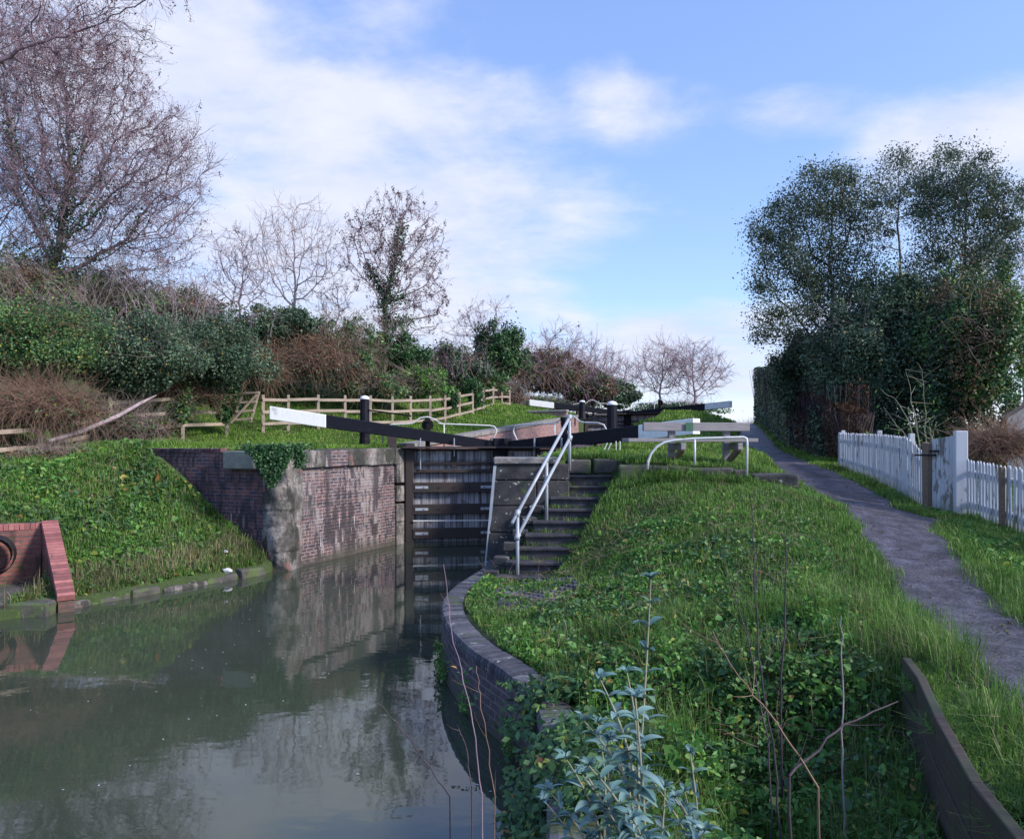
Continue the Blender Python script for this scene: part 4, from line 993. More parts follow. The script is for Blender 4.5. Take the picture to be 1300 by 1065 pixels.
ztop1 = lambda t: np.interp(t, [0, .42, 1], [EYE - (583-560)/FPX*12.3, EYE - (592.5-560)/FPX*10.9, 2.22])
picket_run([(F1a.x, F1a.y), (F1b.x, F1b.y), (7.1, 8.6)], ztop1, 'near white picket fence running right from the garden gate', 34, .066, posts=((.36, 2.32, .07, 'oldpost'), (.8, 2.3, .08, 'oldpost')))
F2 = [at(1171, 560, 13.2), at(1150, 560, 14.0), at(1118, 560, 16.0), at(1064, 560, 19.6)]
def ztop2(t):
    return float(np.interp(t, [0, .05, .12, .45, 1], [EYE+(560-573)/FPX*13.2, EYE+(560-564)/FPX*13.5, EYE+(560-554)/FPX*14, EYE+(560-551.5)/FPX*16, EYE+(560-549)/FPX*19.6]))
picket_run([(p.x, p.y) for p in F2], ztop2, 'far white picket fence sweeping down to the brown gate post', 58, .082, posts=((.12, 2.84, .09, 'picket'), (.5, 2.93, .09, 'picket'), (.98, 2.98, .09, 'picket')))
GP = MB().box((at(1177.5, 560, 12.95).x, 12.95, 1.95), (.13, .13, 1.45), .3, .01).build('gate_post', MT['oldpost'], None, bevel=.012)
tag(GP, 'dark brown timber gate post with black iron latch left of the garden gate', 'gate post')
mb = MB().box((at(1177.5, 560, 12.8).x-.02, 12.83, 2.46), (.36, .02, .03), -.1); mb.box((at(1186, 560, 12.8).x, 12.80, 2.53), (.14, .02, .03), -.9)
o = mb.build('latch', MT['iron'], GP)
o.matrix_parent_inverse = Matrix.Identity(4)
GW = MB().box((at(1219.5, 560, 12.45).x, 12.45, 2.07), (.19, .15, 1.6), -.25, .004).build('gate_post', MT['picket'], None, bevel=.012)
tag(GW, 'tall square white gate post right of the garden gate', 'gate post')
GG = empty('garden_gate', (7.3, 12.7, 1.4), 'boarded white garden gate with peeling paint', 'garden gate')
ga, gb = at(1183.5, 560, 12.9), at(1211, 560, 12.62); n_ = 5
for k in range(n_):
    p = ga.lerp(gb, (k+.5)/n_); d = gb-ga; zt = EYE + (560-(557.5-.9*k))/FPX*12.8; zb_ = 1.40
    MB().box((p.x, p.y, (zt+zb_)/2), (d.length/n_-.004, .022, zt-zb_), math.atan2(d.y, d.x), .003).build('board', MT['gatepeel'], GG, bevel=.003)
for z in (1.65, 2.45): MB().bar(Vector((ga.x, ga.y+.035, z)), Vector((gb.x, gb.y+.035, z)), .04, .09).build('ledge', MT['picket'], GG)

# ------------------------------------------------------------------ outfall with red brick headwall
OF = empty('outfall', (-8.3, 13, .2), 'red brick outfall headwall with a black pipe mouth on the left bank', 'outfall')
dvW = Vector((-7.7+4.95, 11.3-15.3, 0)).normalized()
hb = 13.1; A_ = at(-60, 560, hb-.6); B_ = at(52, 560, hb)
zt = EYE - (664-560)/FPX*hb
mb = MB(); face_grid(mb, (A_.x, A_.y), (B_.x, B_.y), -.5, zt-.1, zt-.1, 0, .3, jit=0)
mb.build('headwall', MT['brickred'], OF)
mb = MB(); d = (B_-A_); d.z = 0; L_ = d.length; d.normalize(); nn = Vector((-d.y, d.x, 0)); k = 0
while k*.078 < L_: p = A_ + d*(k*.078+.037); mb.box((p.x+nn.x*.1, p.y+nn.y*.1, zt-.05), (.072, .225, .105), math.atan2(d.y, d.x), .002); k += 1
mb.build('headwall_coping', MT['redcoping'], OF, bevel=.004)
Wt, Wb = at(68, 663, hb), at(86, 762, 11.75)
w0 = Vector((B_.x+.02, B_.y, 0)); w1 = Vector((Wb.x-.15, Wb.y, 0)); wd2 = (w1-w0).normalized(); side = Vector((wd2.y, -wd2.x, 0)); side = side if side.x > 0 else -side
za, zb_ = zt, .22
mb = MB().hexa([w0+Vector((0,0,-.5)), w0+side*.22+Vector((0,0,-.5)), w1+side*.22+Vector((0,0,-.5)), w1+Vector((0,0,-.5))], [w0+Vector((0,0,za-.09)), w0+side*.22+Vector((0,0,za-.09)), w1+side*.22+Vector((0,0,zb_-.09)), w1+Vector((0,0,zb_-.09))])
mb.build('wing_wall', MT['brickred'], OF)
mb = MB(); sl = (w1 - w0) + Vector((0, 0, zb_-za)); ls = sl.length; sdn = sl.normalized(); k = 0
while k*.078 < ls-.03:
    p = w0 + Vector((0, 0, za)) + sdn*(k*.078+.037) + side*.11; mb.bar(p - side*.125, p + side*.125, .07, .11, up=Vector((0,0,1)).cross(side).cross(side)*-1 if 0 else (side.cross(sdn))); k += 1
mb.build('wing_coping', MT['redcoping'], OF, bevel=.004)
c_ = at(-9, 704, hb-.55); mb = MB(); dn = Vector((d.y, -d.x, 0)); mb.tube([c_ + dn*.28, c_ + dn*.26, c_ - dn*.1], [.315, .33, .33], 24, cap=False)
mb.tube([c_ - dn*.1, c_ + dn*.28], [.27, .27], 24, cap=False)
i0 = len(mb.v)
m_ = 24; 
mb.build('pipe', MT['rubber'], OF, smooth_=True)
mb = MB(); q0, q1 = at(-70, 780, 11.7), at(76, 775, 11.9); q0.z = q1.z = .07
mb.bar(q0, q1, .8, .28); mb.bar(q0 + Vector((-.2, .75, .06)), q1 + Vector((-.42, .75, .06)), 1.1, .24); mb.build('concrete_apron', MT['stonemoss'], OF, bevel=.03)
# stone edging along the left waterline
random.seed(14)
SE = empty('stone_edging', (-6, 13, .1), 'line of worn kerb stones along the left waterline', 'stone edging')
p0, p1 = Vector((-7.72, 11.28, 0)), Vector((-4.98, 15.32, 0)); dd = (p1-p0).normalized(); t = .25; nn = Vector((-dd.y, dd.x, 0))
k = 0
while t < (p1-p0).length-.3:
    s_ = random.uniform(.45, .95); c = p0 + dd*(t+s_/2) + nn*.12
    mb = MB().box((c.x, c.y, -.02+random.uniform(-.06, .03)), (s_-.04, .4, .26), math.atan2(dd.y, dd.x)+random.uniform(-.09, .09), .05)
    mb.build('edge_stone', MT['corner'] if k % 3 == 1 else MT['stonemoss'], SE, bevel=.05); t += s_; k += 1
# litter by the waterline
random.seed(2)
def crumple(name, p, r, mat, label, cat):
    me = bpy.data.meshes.new(name); mb = MB(); 
    V = []; 
    for i in range(7):
        for j in range(6):
            a_ = 2*math.pi*j/6; b_ = math.pi*i/6; rr = r*random.uniform(.6, 1.15); V.append((p.x + rr*math.sin(b_)*math.cos(a_)*1.4, p.y + rr*math.sin(b_)*math.sin(a_), p.z + rr*math.cos(b_)*.7))
    F = [(i*6+j, i*6+(j+1) % 6, (i+1)*6+(j+1) % 6, (i+1)*6+j) for i in range(6) for j in range(6)]
    me.from_pydata(V, [], F); me.update(); o = link(name, me, MT[mat]); tag(o, label, cat)
crumple('plastic_bag', Vector((-5.55, 14.60, .17)), .085, 'litter', 'crumpled white plastic bag on the waterline stones', 'litter')
crumple('crushed_cup', Vector((-5.72, 14.95, .50)), .035, 'litter', 'small crushed white cup in the bank grass above the bag', 'litter')
o = MB().tube([(-.98, 12.1, .0), (-.9, 12.12, .05), (-.86, 12.1, .02)], [.03, .045, .01], 6).build('floating_rubbish', MT['litter'], None); tag(o, 'small pale scrap floating on the canal near the gates', 'litter')

# ------------------------------------------------------------------ gable building at the far right
HB = empty('outbuilding', (12.4, 17, 1.6), 'grey gabled outbuilding with a dark slate roof at the right edge', 'outbuilding')
bx, by = at(1279, 560, 17).x, 17.0
ez, rz_, wd3 = at(0, 527, 17).z, at(0, 440, 17).z, 2.6
mb = MB(); V = [(bx, by, 1.2), (bx+2*wd3, by, 1.2), (bx+2*wd3, by, ez), (bx+wd3, by, rz_), (bx, by, ez)]; B2 = [(x+3.4, y+4.2, z) for x, y, z in V]
mb.v += [Vector(v) for v in V+B2]; mb.f += [(0, 1, 2, 3, 4), (9, 8, 7, 6, 5), (5, 0, 4, 9), (1, 6, 7, 2)]; mb.build('wall', MT['render'], HB)
sl = Vector((wd3, 0, rz_-ez)).normalized(); n_ = Vector((-sl.z, 0, sl.x))
for sgn in (1, -1):
    e = Vector((bx if sgn > 0 else bx+2*wd3, by-.15, ez)) - Vector((sl.x*sgn, 0, sl.z))*.22; tp = Vector((bx+wd3, by-.15, rz_)); nn_ = Vector((n_.x*sgn, 0, n_.z))*.03
    mb = MB().hexa([e+nn_*.2, tp+nn_*.2, tp+nn_*.2+Vector((3.5, 4.4, 0)), e+nn_*.2+Vector((3.5, 4.4, 0))], [e+nn_*3, tp+nn_*3, tp+nn_*3+Vector((3.5, 4.4, 0)), e+nn_*3+Vector((3.5, 4.4, 0))]); mb.build('roof', MT['roofslate'], HB)

# towpath retaining boards
RB = empty('retaining_boards', (2.4, 4.2, .8), 'old timber boards holding back the towpath edge above the brambles', 'retaining boards')
bp = [Vector((2.74, 5.2, 0)), Vector((2.60, 4.75, 0)), Vector((2.32, 4.05, 0)), Vector((2.05, 3.3, 0)), Vector((1.75, 2.1, 0)), Vector((1.2, -.5, 0))]
for k in range(len(bp)-1):
    a_, b_ = bp[k], bp[k+1]; za = 1.10; 
    MB().bar(a_ + Vector((0, 0, za-.02)), b_ + Vector((0, 0, za-.02)), .055, .24).build('board', MT['board'], RB, bevel=.008)
    MB().bar(a_ + Vector((0, 0, za-.28)), b_ + Vector((0, 0, za-.28)), .055, .24).build('board', MT['board'], RB, bevel=.008)
    MB().box((a_.x+.05, a_.y, .62), (.06, .06, .8), .3).build('stake', MT['gaterail'], RB, bevel=.008)
MB().bar(Vector((2.86, 5.2, 1.09)), Vector((2.17, 3.3, 1.09)), .19, .07).build('concrete_edge', MT['stonemoss'], RB, bevel=.01)

# ------------------------------------------------------------------ vegetation: ground cover
def fbm(x, y, s_, seed=0.0):
    v = 0; a = 1; t = 0
    for k in range(4):
        v = v + a*np.sin(x*s_*1.31 + y*s_*.77 + seed*3.1 + k*1.7 + 1.5*np.sin(y*s_*.91 - seed + k)) * np.cos(y*s_*1.13 - x*s_*.61 + seed*1.7 + k*2.3); t += a; a *= .6; s_ *= 2.03
    return v/t
def scatter(n, x0, x1, y0, y1, cond, ypow=1.0):
    x = rng.uniform(x0, x1, n); y = y0 + (y1-y0)*rng.random(n)**ypow
    vis = (np.abs(x) < y*.74 + 1.2); k = cond(x, y) & vis; x, y = x[k], y[k]
    return x, y, H(x, y) + gnoise(x, y, 1.6, .018)
quay_x = lambda y: np.interp(y, [p[1] for p in QUAY[::-1]], [p[0] for p in QUAY[::-1]])
def stair(x, y):
    sx, sy = 1.18, 2.25; f = ((x-.15)*sx + (y-11.1)*sy)/(sx*sx+sy*sy); xc = .2 + sx*f
    return (f > -.12) & (f < 1.1) & (np.abs(x-xc) < .44)
board_x = lambda y: np.interp(y, [p[1] for p in BOARD[::-1]], [p[0] for p in BOARD[::-1]])
def right_ok(x, y): return ~((y < 5.3) & (np.abs(x-board_x(y)-.09) < .13)) & (x > quay_x(y) + np.where(y < 9.0, .28, .24)) & ~on_path(x, y, .03+.13*rng.random(len(x))**2*(1+np.sin(y*5)*.6)) & ~stair(x, y) & ~((y > 12.85) & (y < 13.6) & (x < 1.0))
pave = lambda x, y: (((x-.28)/.62)**2 + ((y-9.9)/1.0)**2 < .85)
# near slope grass
def addgrass(name, n, box, cond, hfun, wfun, mat, lean=.8, ypow=1.0):
    x, y, z = scatter(n, *box, cond, ypow)
    o = blades(name, np.stack([x, y, z], 1), hfun(x, y), wfun(x, y), MT[mat], lean); tag(o, kind='stuff'); return o
cl = lambda x, y: 1 + .6*np.clip(fbm(x, y, 2.2), -1, 1) + .35*fbm(x, y, 7, 2)
nr = lambda x, y: right_ok(x, y) & (rng.random(len(x)) < np.where(pave(x, y), .16, 1)*np.clip(1.1+.6*fbm(x, y, 1.7, 3), .35, 1))
addgrass('grass', 150000, (-1, 12, 2.2, 8.5), nr, lambda x, y: .085*cl(x, y)*rng.uniform(.6, 1.4, len(x)), lambda x, y: rng.uniform(.004, .008, len(x)), 'grass', .9)
addgrass('grass', 190000, (-1, 14, 8.5, 14.5), nr, lambda x, y: .085*cl(x, y)*rng.uniform(.6, 1.4, len(x)), lambda x, y: rng.uniform(.007, .012, len(x)), 'grass', .9)
addgrass('grass', 80000, (0, 16, 14.5, 24), nr, lambda x, y: .09*cl(x, y)*rng.uniform(.6, 1.4, len(x)), lambda x, y: rng.uniform(.012, .02, len(x)), 'lawn', .8)
addgrass('grass', 60000, (2, 24, 24, 50), lambda x, y: ~on_path(x, y) & ~inpoly(UPPER, x, y) & ~inpoly(CANAL, x, y) & (inpoly(RTP, x, y) | (x > 5)), lambda x, y: .11*rng.uniform(.6, 1.4, len(x)), lambda x, y: rng.uniform(.03, .05, len(x)), 'lawn', .7)
ll0 = lambda x, y: inpoly(LTP, x, y) & ~inpoly(CANAL, x, y) & (x > -13)
addgrass('grass', 26000, (.3, 3.3, 2.2, 7.5), lambda x, y: right_ok(x, y) & (fbm(x, y, 2.3, 14) > .0), lambda x, y: .34*rng.uniform(.4, 1.3, len(x)), lambda x, y: rng.uniform(.003, .006, len(x)), 'grass', .9)
addgrass('dry_grass', 5000, (.3, 3.3, 2.2, 7.5), lambda x, y: right_ok(x, y) & (fbm(x, y, 2.0, 19) > .1), lambda x, y: .36*rng.uniform(.4, 1.2, len(x)), lambda x, y: rng.uniform(.003, .005, len(x)), 'drygrass', 1.0)
# longer tufts: by the fence, path edges, over the retaining edge
pe = lambda x, y: right_ok(x, y) & ((np.abs(x-np.interp(y, PYS, PXR)) < .35) | (np.abs(x-np.interp(y, PYS, PXL)) < .3) | ((x > np.interp(y, PYS, PXR)+.5) & (fbm(x, y, 1.3, 5) > .1)) | ((np.abs(y-12.9) < .28) & (x > 1.0) & (x < 5) & (rng.random(len(x)) < 1)))
addgrass('grass', 70000, (1, 10, 2.2, 15), pe, lambda x, y: .125*cl(x, y)*rng.uniform(.5, 1.4, len(x)), lambda x, y: rng.uniform(.005, .010, len(x)), 'grass', 1.0)
addgrass('dry_grass', 9000, (-1, 10, 2.2, 15), lambda x, y: right_ok(x, y) & (fbm(x, y, 1.9, 8) > .22), lambda x, y: .15*rng.uniform(.5, 1.5, len(x)), lambda x, y: rng.uniform(.004, .008, len(x)), 'drygrass', 1.1)
addgrass('grass', 26000, (.9, 4.9, 12.3, 14.0), lambda x, y: (np.abs(y - np.where(x < 1.9, 13.62, 12.72-(x-1.9)*.12)) < .2) & (fbm(x, y, 2.5, 6) > -.3), lambda x, y: .17*rng.uniform(.5, 1.4, len(x)), lambda x, y: rng.uniform(.007, .012, len(x)), 'grass', 1.2)
tb = rng.uniform(3.2, 5.25, 5200); xb = board_x(tb) + rng.uniform(.07, .30, 5200)
tag(blades('grass', np.stack([xb, tb, np.full(5200, 1.09)], 1)[fbm(xb, tb, 4, 1) > -.35], .09, .006, MT['grass'], 1.3), kind='stuff')
tb = rng.uniform(2.6, 5.25, 2600); xb = board_x(tb) + rng.normal(.03, .03, 2600); k_ = fbm(xb*0, tb, 3.2, 7) > -.05
V_, F_ = blade_arrays(np.stack([xb, tb, np.full(2600, 1.10)], 1)[k_], rng.uniform(.05, .14, k_.sum()), .006, 1.6); V_[:, 2] = np.where(V_[:, 2] > 1.14, 2.28-V_[:, 2], V_[:, 2]); tag(link('moss', np_mesh('moss', V_, F_), MT['grass']), kind='stuff')
addgrass('dry_grass', 7000, (-13, 0, 16, 31), lambda x, y: ll0(x, y) & (fbm(x, y, .9, 4) > .1), lambda x, y: .13*rng.uniform(.5, 1.4, len(x)), lambda x, y: rng.uniform(.010, .018, len(x)), 'drygrass', 1.1)
# turf creeping over the steps
x_, y_ = rng.uniform(-.5, 1.7, 9000), rng.uniform(11, 13.5, 9000); f_ = ((x_-.15)*1.18+(y_-11.1)*2.25)/6.455; xc_ = .2+1.18*f_
k_ = (f_ > 0) & (f_ < 1) & (np.abs(x_-xc_) < .48) & (((f_*8) % 1) > .35) & ((x_-xc_ < -.18) | (x_-xc_ > .26) | (rng.random(9000) < .22)) & (fbm(x_, y_, 3, 4) > -.25)
tag(blades('grass', np.stack([x_, y_, .66+1.41*f_-.0*x_ - ((f_*8) % 1)*.17 + .02], 1)[k_], rng.uniform(.03, .10, k_.sum()), .008, MT['grass'], .9), kind='stuff')
# left lockside lawn
ll = lambda x, y: inpoly(LTP, x, y) & ~inpoly(CANAL, x, y) & (x > -13)
addgrass('grass', 120000, (-13, 0, 16, 31), ll, lambda x, y: (.085 + .05*fbm(x, y, 1.3))*rng.uniform(.6, 1.5, len(x)), lambda x, y: rng.uniform(.012, .022, len(x)), 'lawn', .8)
addgrass('grass', 60000, (-6, 8, 28, 50), ll, lambda x, y: .12*rng.uniform(.6, 1.5, len(x)), lambda x, y: rng.uniform(.03, .05, len(x)), 'lawn', .7)
# left bank
WLp = [(-18.1, -4.2), (-12.1, 4.8), (-7.75, 11.15), (-4.95, 15.35)]
wlx = lambda y: np.interp(y, [p[1] for p in WLp], [p[0] for p in WLp])
def bank(x, y): return (x < wlx(y) - .15) & (x > -17) & (y < np.where(x > WING.x, 16.75 - (x-WING.x)*.34, 20.5)) & ~((x < -7.75) & (y > 11.2) & (y < 13.0) & (x < at(66, 560, 13).x + (13-y)*.35))
addgrass('grass', 150000, (-15, -4.5, 10, 19.5), bank, lambda x, y: .12*cl(x, y)*rng.uniform(.5, 1.5, len(x)), lambda x, y: rng.uniform(.008, .016, len(x)), 'grass', 1.1)
addgrass('dry_grass', 16000, (-10, -4.5, 11, 16), lambda x, y: bank(x, y) & (x > wlx(y) - 1.0) , lambda x, y: .26*rng.uniform(.4, 1.5, len(x)), lambda x, y: rng.uniform(.006, .012, len(x)), 'drygrass', 1.3)
addgrass('dry_grass', 12000, (-15, -4.5, 12, 19.5), lambda x, y: bank(x, y) & (fbm(x, y, 1.2, 2) > .15), lambda x, y: .16*rng.uniform(.4, 1.5, len(x)), lambda x, y: rng.uniform(.006, .014, len(x)), 'drygrass', 1.2)

def herb(name, n, box, cond, hmax, size, mat, stems=None, upb=.9, clump=1.6, seed=0, aspect=.55):
    x, y, z = scatter(n, *box, cond)
    k = rng.random(len(x)) < np.clip(.45 + 1.2*fbm(x, y, clump, seed), .03, 1); x, y, z = x[k], y[k], z[k]
    hh = hmax*np.clip(.5+.9*fbm(x, y, clump*1.3, seed+1), .12, 1.2)
    P = np.stack([x, y, z + hh*rng.random(len(x))**.6], 1)
    o = leaves(name, P, size*np.exp(rng.normal(-.15, .38, len(x))), MT[mat], None, aspect, upb, oval=True); tag(o, kind='stuff'); return x, y, z
slope = lambda x, y: right_ok(x, y) & (x < np.interp(y, PYS, PXL) - .55) & (y < 12.5)
herb('nettles', 60000, (-.6, 4.5, 2.2, 7.5), slope, .20, .024, 'nettle', seed=1)
herb('nettles', 60000, (-.6, 5, 6.5, 11.5), slope, .13, .024, 'nettle', seed=1, clump=1.1)
herb('nettles', 40000, (-15, -4.8, 11, 18), bank, .18, .045, 'nettle', seed=5, clump=1.0)
herb('undergrowth', 60000, (-15, -4.8, 11, 18), bank, .14, .045, 'bramble', seed=3, clump=.8)
herb('leaf_litter', 9000, (-.4, 5, 2.2, 12), slope, .06, .022, 'brownleaf', seed=15, clump=1.3)
herb('leaf_litter', 5000, (-15, -4.8, 11, 19), bank, .05, .035, 'brownleaf', seed=16, clump=.9)
herb('leaf_litter', 3500, (2.5, 9, 4, 14), right_ok, .05, .020, 'brownleaf', seed=17, clump=1.3)
herb('undergrowth', 45000, (5.5, 10, 6, 16), lambda x, y: right_ok(x, y) & (x > np.interp(y, PYS, PXR)+.25), .14, .026, 'nettle', seed=6, clump=1.5)
dip = lambda x, y: right_ok(x, y) & (x < np.interp(y, [p[1] for p in BOARD[::-1]], [p[0] for p in BOARD[::-1]]) - .06) & (x > .5)
herb('bramble_undergrowth', 75000, (.3, 3.2, 2.2, 6.8), dip, .36, .022, 'bramble', seed=2, clump=1.5)
herb('bramble_undergrowth', 30000, (.3, 3.2, 2.2, 6.8), dip, .42, .024, 'nettle', seed=9, clump=1.8)
herb('bramble_undergrowth', 9000, (.3, 3.0, 6, 9.5), slope, .18, .028, 'bramble', seed=12, clump=1.6)
# dead stems and canes caught in the ground cover
def litter_stems(name, n, box, cond, ln, rad, mat, hz_=.12):
    x, y, z = scatter(n, *box, cond); k = rng.random(len(x)) < np.clip(.5+fbm(x, y, 1.4, 11), .05, 1); x, y, z = x[k], y[k], z[k]; n = len(x); P = np.stack([x, y, z+rng.random(n)*hz_], 1); S = []
    v = unit(np.stack([rng.normal(size=n), rng.normal(size=n), rng.random(n)*1.1], 1)); L_ = ln*rng.uniform(.3, 1.2, (n, 1))
    for j in range(4): q = P + v*L_/4; S.append(np.hstack([P, q, np.full((n, 1), rad*(1-j*.2)), np.full((n, 1), rad*(.8-j*.2))])); P = q; v = unit(v + rng.normal(size=(n, 3))*.25 + np.array([0, 0, -.18]))
    tag(sticks(name, np.concatenate(S), MT[mat], None, 3), kind='stuff')
litter_stems('dead_stems', 2600, (-.4, 4.5, 2.2, 12), slope, .34, .0028, 'cane', .18)
litter_stems('dead_stems', 1200, (-.4, 4.5, 2.2, 12), slope, .30, .0026, 'canegrey', .2)
litter_stems('dead_stems', 2600, (-15, -4.8, 11, 18), bank, .35, .004, 'canegrey')
# brambles spilling over the quay wall
n = 7500; y_ = 4.0 + 3.1*rng.random(n)**1.25; t_ = rng.random(n)**1.3; dep = np.interp(y_, [4.0, 5.8, 6.5, 7.1], [.8, .7, .4, .10])
x_ = quay_x(y_) + .38 - .68*t_**.7 + rng.normal(0, .05, n); z_ = .72 + .12*np.sin(t_*3) - dep*t_**1.6 + rng.normal(0, .05, n)
k_ = (fbm(y_*1.0, z_*1.5, 2.6, 4) > np.where(y_ < 5.3, -.4, .22)) & (z_ > .03)
o = leaves('trailing_brambles', np.stack([x_, y_, z_], 1)[k_], rng.uniform(.018, .042, k_.sum()), MT['bramble'], None, .6, .6, normal=np.array([-.6, -.3, .2])); tag(o, kind='stuff')
n = 1300; y_ = rng.uniform(6.2, 9.3, n); x_ = quay_x(y_) - .07 - rng.random(n)*.10; z_ = .05 + rng.random(n)**2*.34
k_ = fbm(y_, y_*0, 3.1, 2) > .15
o = leaves('waterside_ferns', np.stack([x_, y_, z_], 1)[k_], rng.uniform(.015, .035, k_.sum()), MT['nettle'], None, .45, .2, normal=np.array([-.7, -.3, 0])); tag(o, kind='stuff')
# fallen leaves and crumbs on the path, scum on the water
n = 1700; y_ = 3 + 18*rng.random(n)**1.3; t_ = rng.random(n); x_ = np.interp(y_, PYS, PXL)*(1-t_) + np.interp(y_, PYS, PXR)*t_
o = leaves('fallen_leaves', np.stack([x_, y_, H(x_, y_)+.035], 1), rng.uniform(.004, .013, n), MT['deadleaf'], None, .6, 6.0); tag(o, kind='stuff')
n = 160; x_ = rng.uniform(-8, .2, n); y_ = rng.uniform(5.5, 15, n); k_ = ~((x_ < wlx(y_)+.3) | (x_ > quay_x(y_)-.3))
o = leaves('floating_specks', np.stack([x_, y_, np.full(n, .004)], 1)[k_], rng.uniform(.006, .018, k_.sum()), MT['litter'], None, .5, 60.0); tag(o, kind='stuff')
# pebbles on the path
n = 160; y_ = 3 + 14*rng.random(n)**1.2; t_ = rng.random(n); x_ = np.interp(y_, PYS, PXL)*(1-t_) + np.interp(y_, PYS, PXR)*t_; z_ = H(x_, y_)+.02
r_ = rng.uniform(.004, .014, n); S = np.stack([x_-r_, y_, z_, x_+r_, y_, z_+r_*.3, r_*.9, r_*.6], 1); o = sticks('gravel', S, MT['stonemoss'], None, 5); tag(o, kind='stuff')

# ------------------------------------------------------------------ bushes
def unit_dirs(n):
    return unit(rng.normal(size=(n, 3)))
def blob_points(c, r, n, lumps=22, lump=.34, thick=.30, up=True, column=False):
    """points over a lumpy shell: many small domes over one ellipsoid"""
    c, r = np.array(c), np.array(r); ld = unit_dirs(lumps)
    if up: ld[:, 2] = np.abs(ld[:, 2])*1.0 - .15
    lc = c + unit(ld)*r*rng.uniform(.45, 1.12, (lumps, 1))
    if column:
        a_ = rng.uniform(0, 2*np.pi, lumps); h_ = rng.uniform(-1.25, .3, lumps); k = rng.random(lumps) < .6; q = np.stack([np.cos(a_), np.sin(a_), h_], 1)*r*np.array([1, 1, 1.0])*np.stack([rng.uniform(.6, .95, lumps)]*2+[np.ones(lumps)], 1); lc = np.where(k[:, None], c + q, lc)
    lr = r*rng.uniform(.6, 1.3, (lumps, 1))*lump
    i = rng.integers(0, lumps, n); d = unit_dirs(n)
    P = lc[i] + d*lr[i]*(1 - thick*rng.random((n, 1))**1.5*1.4)
    P = P + rng.normal(size=P.shape)*lr[i]*.10
    k = rng.random(n) < .22; P[k] += rng.normal(size=P.shape)[k]*lr[i][k]*.42
    nn = d*.8
    return P, nn
def twigs_from(c, r, n, ln, rad, droop=.3, upb=.3):
    """arching canes around an ellipsoid"""
    d = unit_dirs(n); d[:, 2] = np.abs(d[:, 2])*.8+.05; p = np.array(c) + unit(d)*np.array(r)*rng.uniform(.5, .98, (n, 1))
    p = np.array(c) + (p - np.array(c))*(.35 + .65*rng.random((n, 1))**.5); dr = droop*rng.uniform(-.3, 1.5, (n, 1)); sw = rng.normal(size=(n, 3))*.22
    v = unit(d*.35 + rng.normal(size=(n, 3))*.9 + np.array([0, 0, upb])); S = []; L_ = ln*rng.uniform(.25, 1.25, (n, 1)); m_ = 5
    for k in range(m_):
        q = p + v*L_/m_; r0, r1 = rad*(1-k/m_*.75), rad*(1-(k+1)/m_*.75)
        S.append(np.hstack([p, q, np.full((n, 1), r0), np.full((n, 1), r1)])); p = q; v = unit(v + np.array([[0, 0, -1.0]])*dr/m_*2 + sw + rng.normal(size=(n, 3))*.12)
    return np.concatenate(S)
def bush(name, px, py, rx, ry, d, label, nl, size, mat, canes=200, cmat='cane', cl_=.8, cr=.006, depth=None, group='bushes on the left bank', cat='bush', base=None, aspect=.55, lumps=58, extra=None, droop=.5, lump=.25, column=False):
    c = at(px, py, d); s_ = d/FPX; r = (rx*s_, depth or max(rx, ry)*s_*.6, ry*s_)
    gz = base if base is not None else c.z - r[2]
    T = empty(name, (c.x, c.y, gz), label, cat, group)
    if nl:
        P, nn = blob_points(c, r, nl, lumps=lumps, lump=lump, column=column); 
        leaves('foliage', P, size*rng.uniform(.6, 1.3, nl), MT[mat], T, aspect, .35, normal=nn*.9)
        P2 = np.array(c) + unit_dirs(nl//3)*np.array(r)*.72*rng.random((nl//3, 1))**.33
        leaves('inner_foliage', P2, size*1.5, MT[mat], T, aspect, .2)
    if extra:
        m2, n2, s2 = extra; P, nn = blob_points(c, r, n2, lumps=lumps, lump=lump, column=column); leaves('tinted_leaves', P, s2*rng.uniform(.6, 1.2, n2), MT[m2], T, aspect, .3, normal=nn)
    if canes: sticks('canes', twigs_from(c, r, canes, cl_, cr, droop), MT[cmat], T, 3)
    return T
#  (px,py,rx,ry,d)
bush('bramble_thicket', 40, 448, 105, 62, 19.2, 'dark bramble thicket flecked with yellow and orange leaves at the left edge', 30000, .036, 'bramble', 700, 'cane', 1.0)
bush('bramble_thicket', 165, 462, 95, 60, 21.0, 'dense dark green bramble thicket above the fallen branch', 28000, .037, 'hedgeleaf', 700, 'canegrey', 1.0)
bush('bramble_thicket', 262, 462, 80, 58, 23.0, 'dark bramble thicket behind the leaning hurdle', 23000, .040, 'hedgeleaf', 450, 'cane', 1.0)
bush('scrub_bush', 20, 380, 95, 55, 23.5, 'brown and olive scrub below the big bare tree at the left edge', 9000, .05, 'bramble', 1300, 'canegrey', 1.6, .008, extra=('brownleaf', 5000, .045), droop=.2)
bush('scrub_bush', 125, 392, 80, 48, 25.0, 'twiggy olive scrub above the middle bramble thicket', 8000, .055, 'bramble', 1100, 'canegrey', 1.6, .008, extra=('brownleaf', 3500, .045), droop=.2)
bush('scrub_bush', 215, 405, 75, 36, 27.0, 'purple brown scrub on the skyline between bare trees', 5500, .06, 'hedgeleaf', 1000, 'cane', 1.5, .009, extra=('brownleaf', 2500, .05), droop=.3)
bush('ivy_bush', 352, 425, 62, 34, 29.0, 'rounded dark green ivy bush under the pale bare tree', 12000, .06, 'hedgeleaf', 150, 'cane', 1.0)
bush('dead_bramble', 392, 472, 72, 46, 28.8, 'mound of tangled dead brown brambles behind the straight fence', 2500, .05, 'hedgeleaf', 2600, 'cane', 1.3, .010, extra=('brownleaf', 6000, .04), droop=1.1)
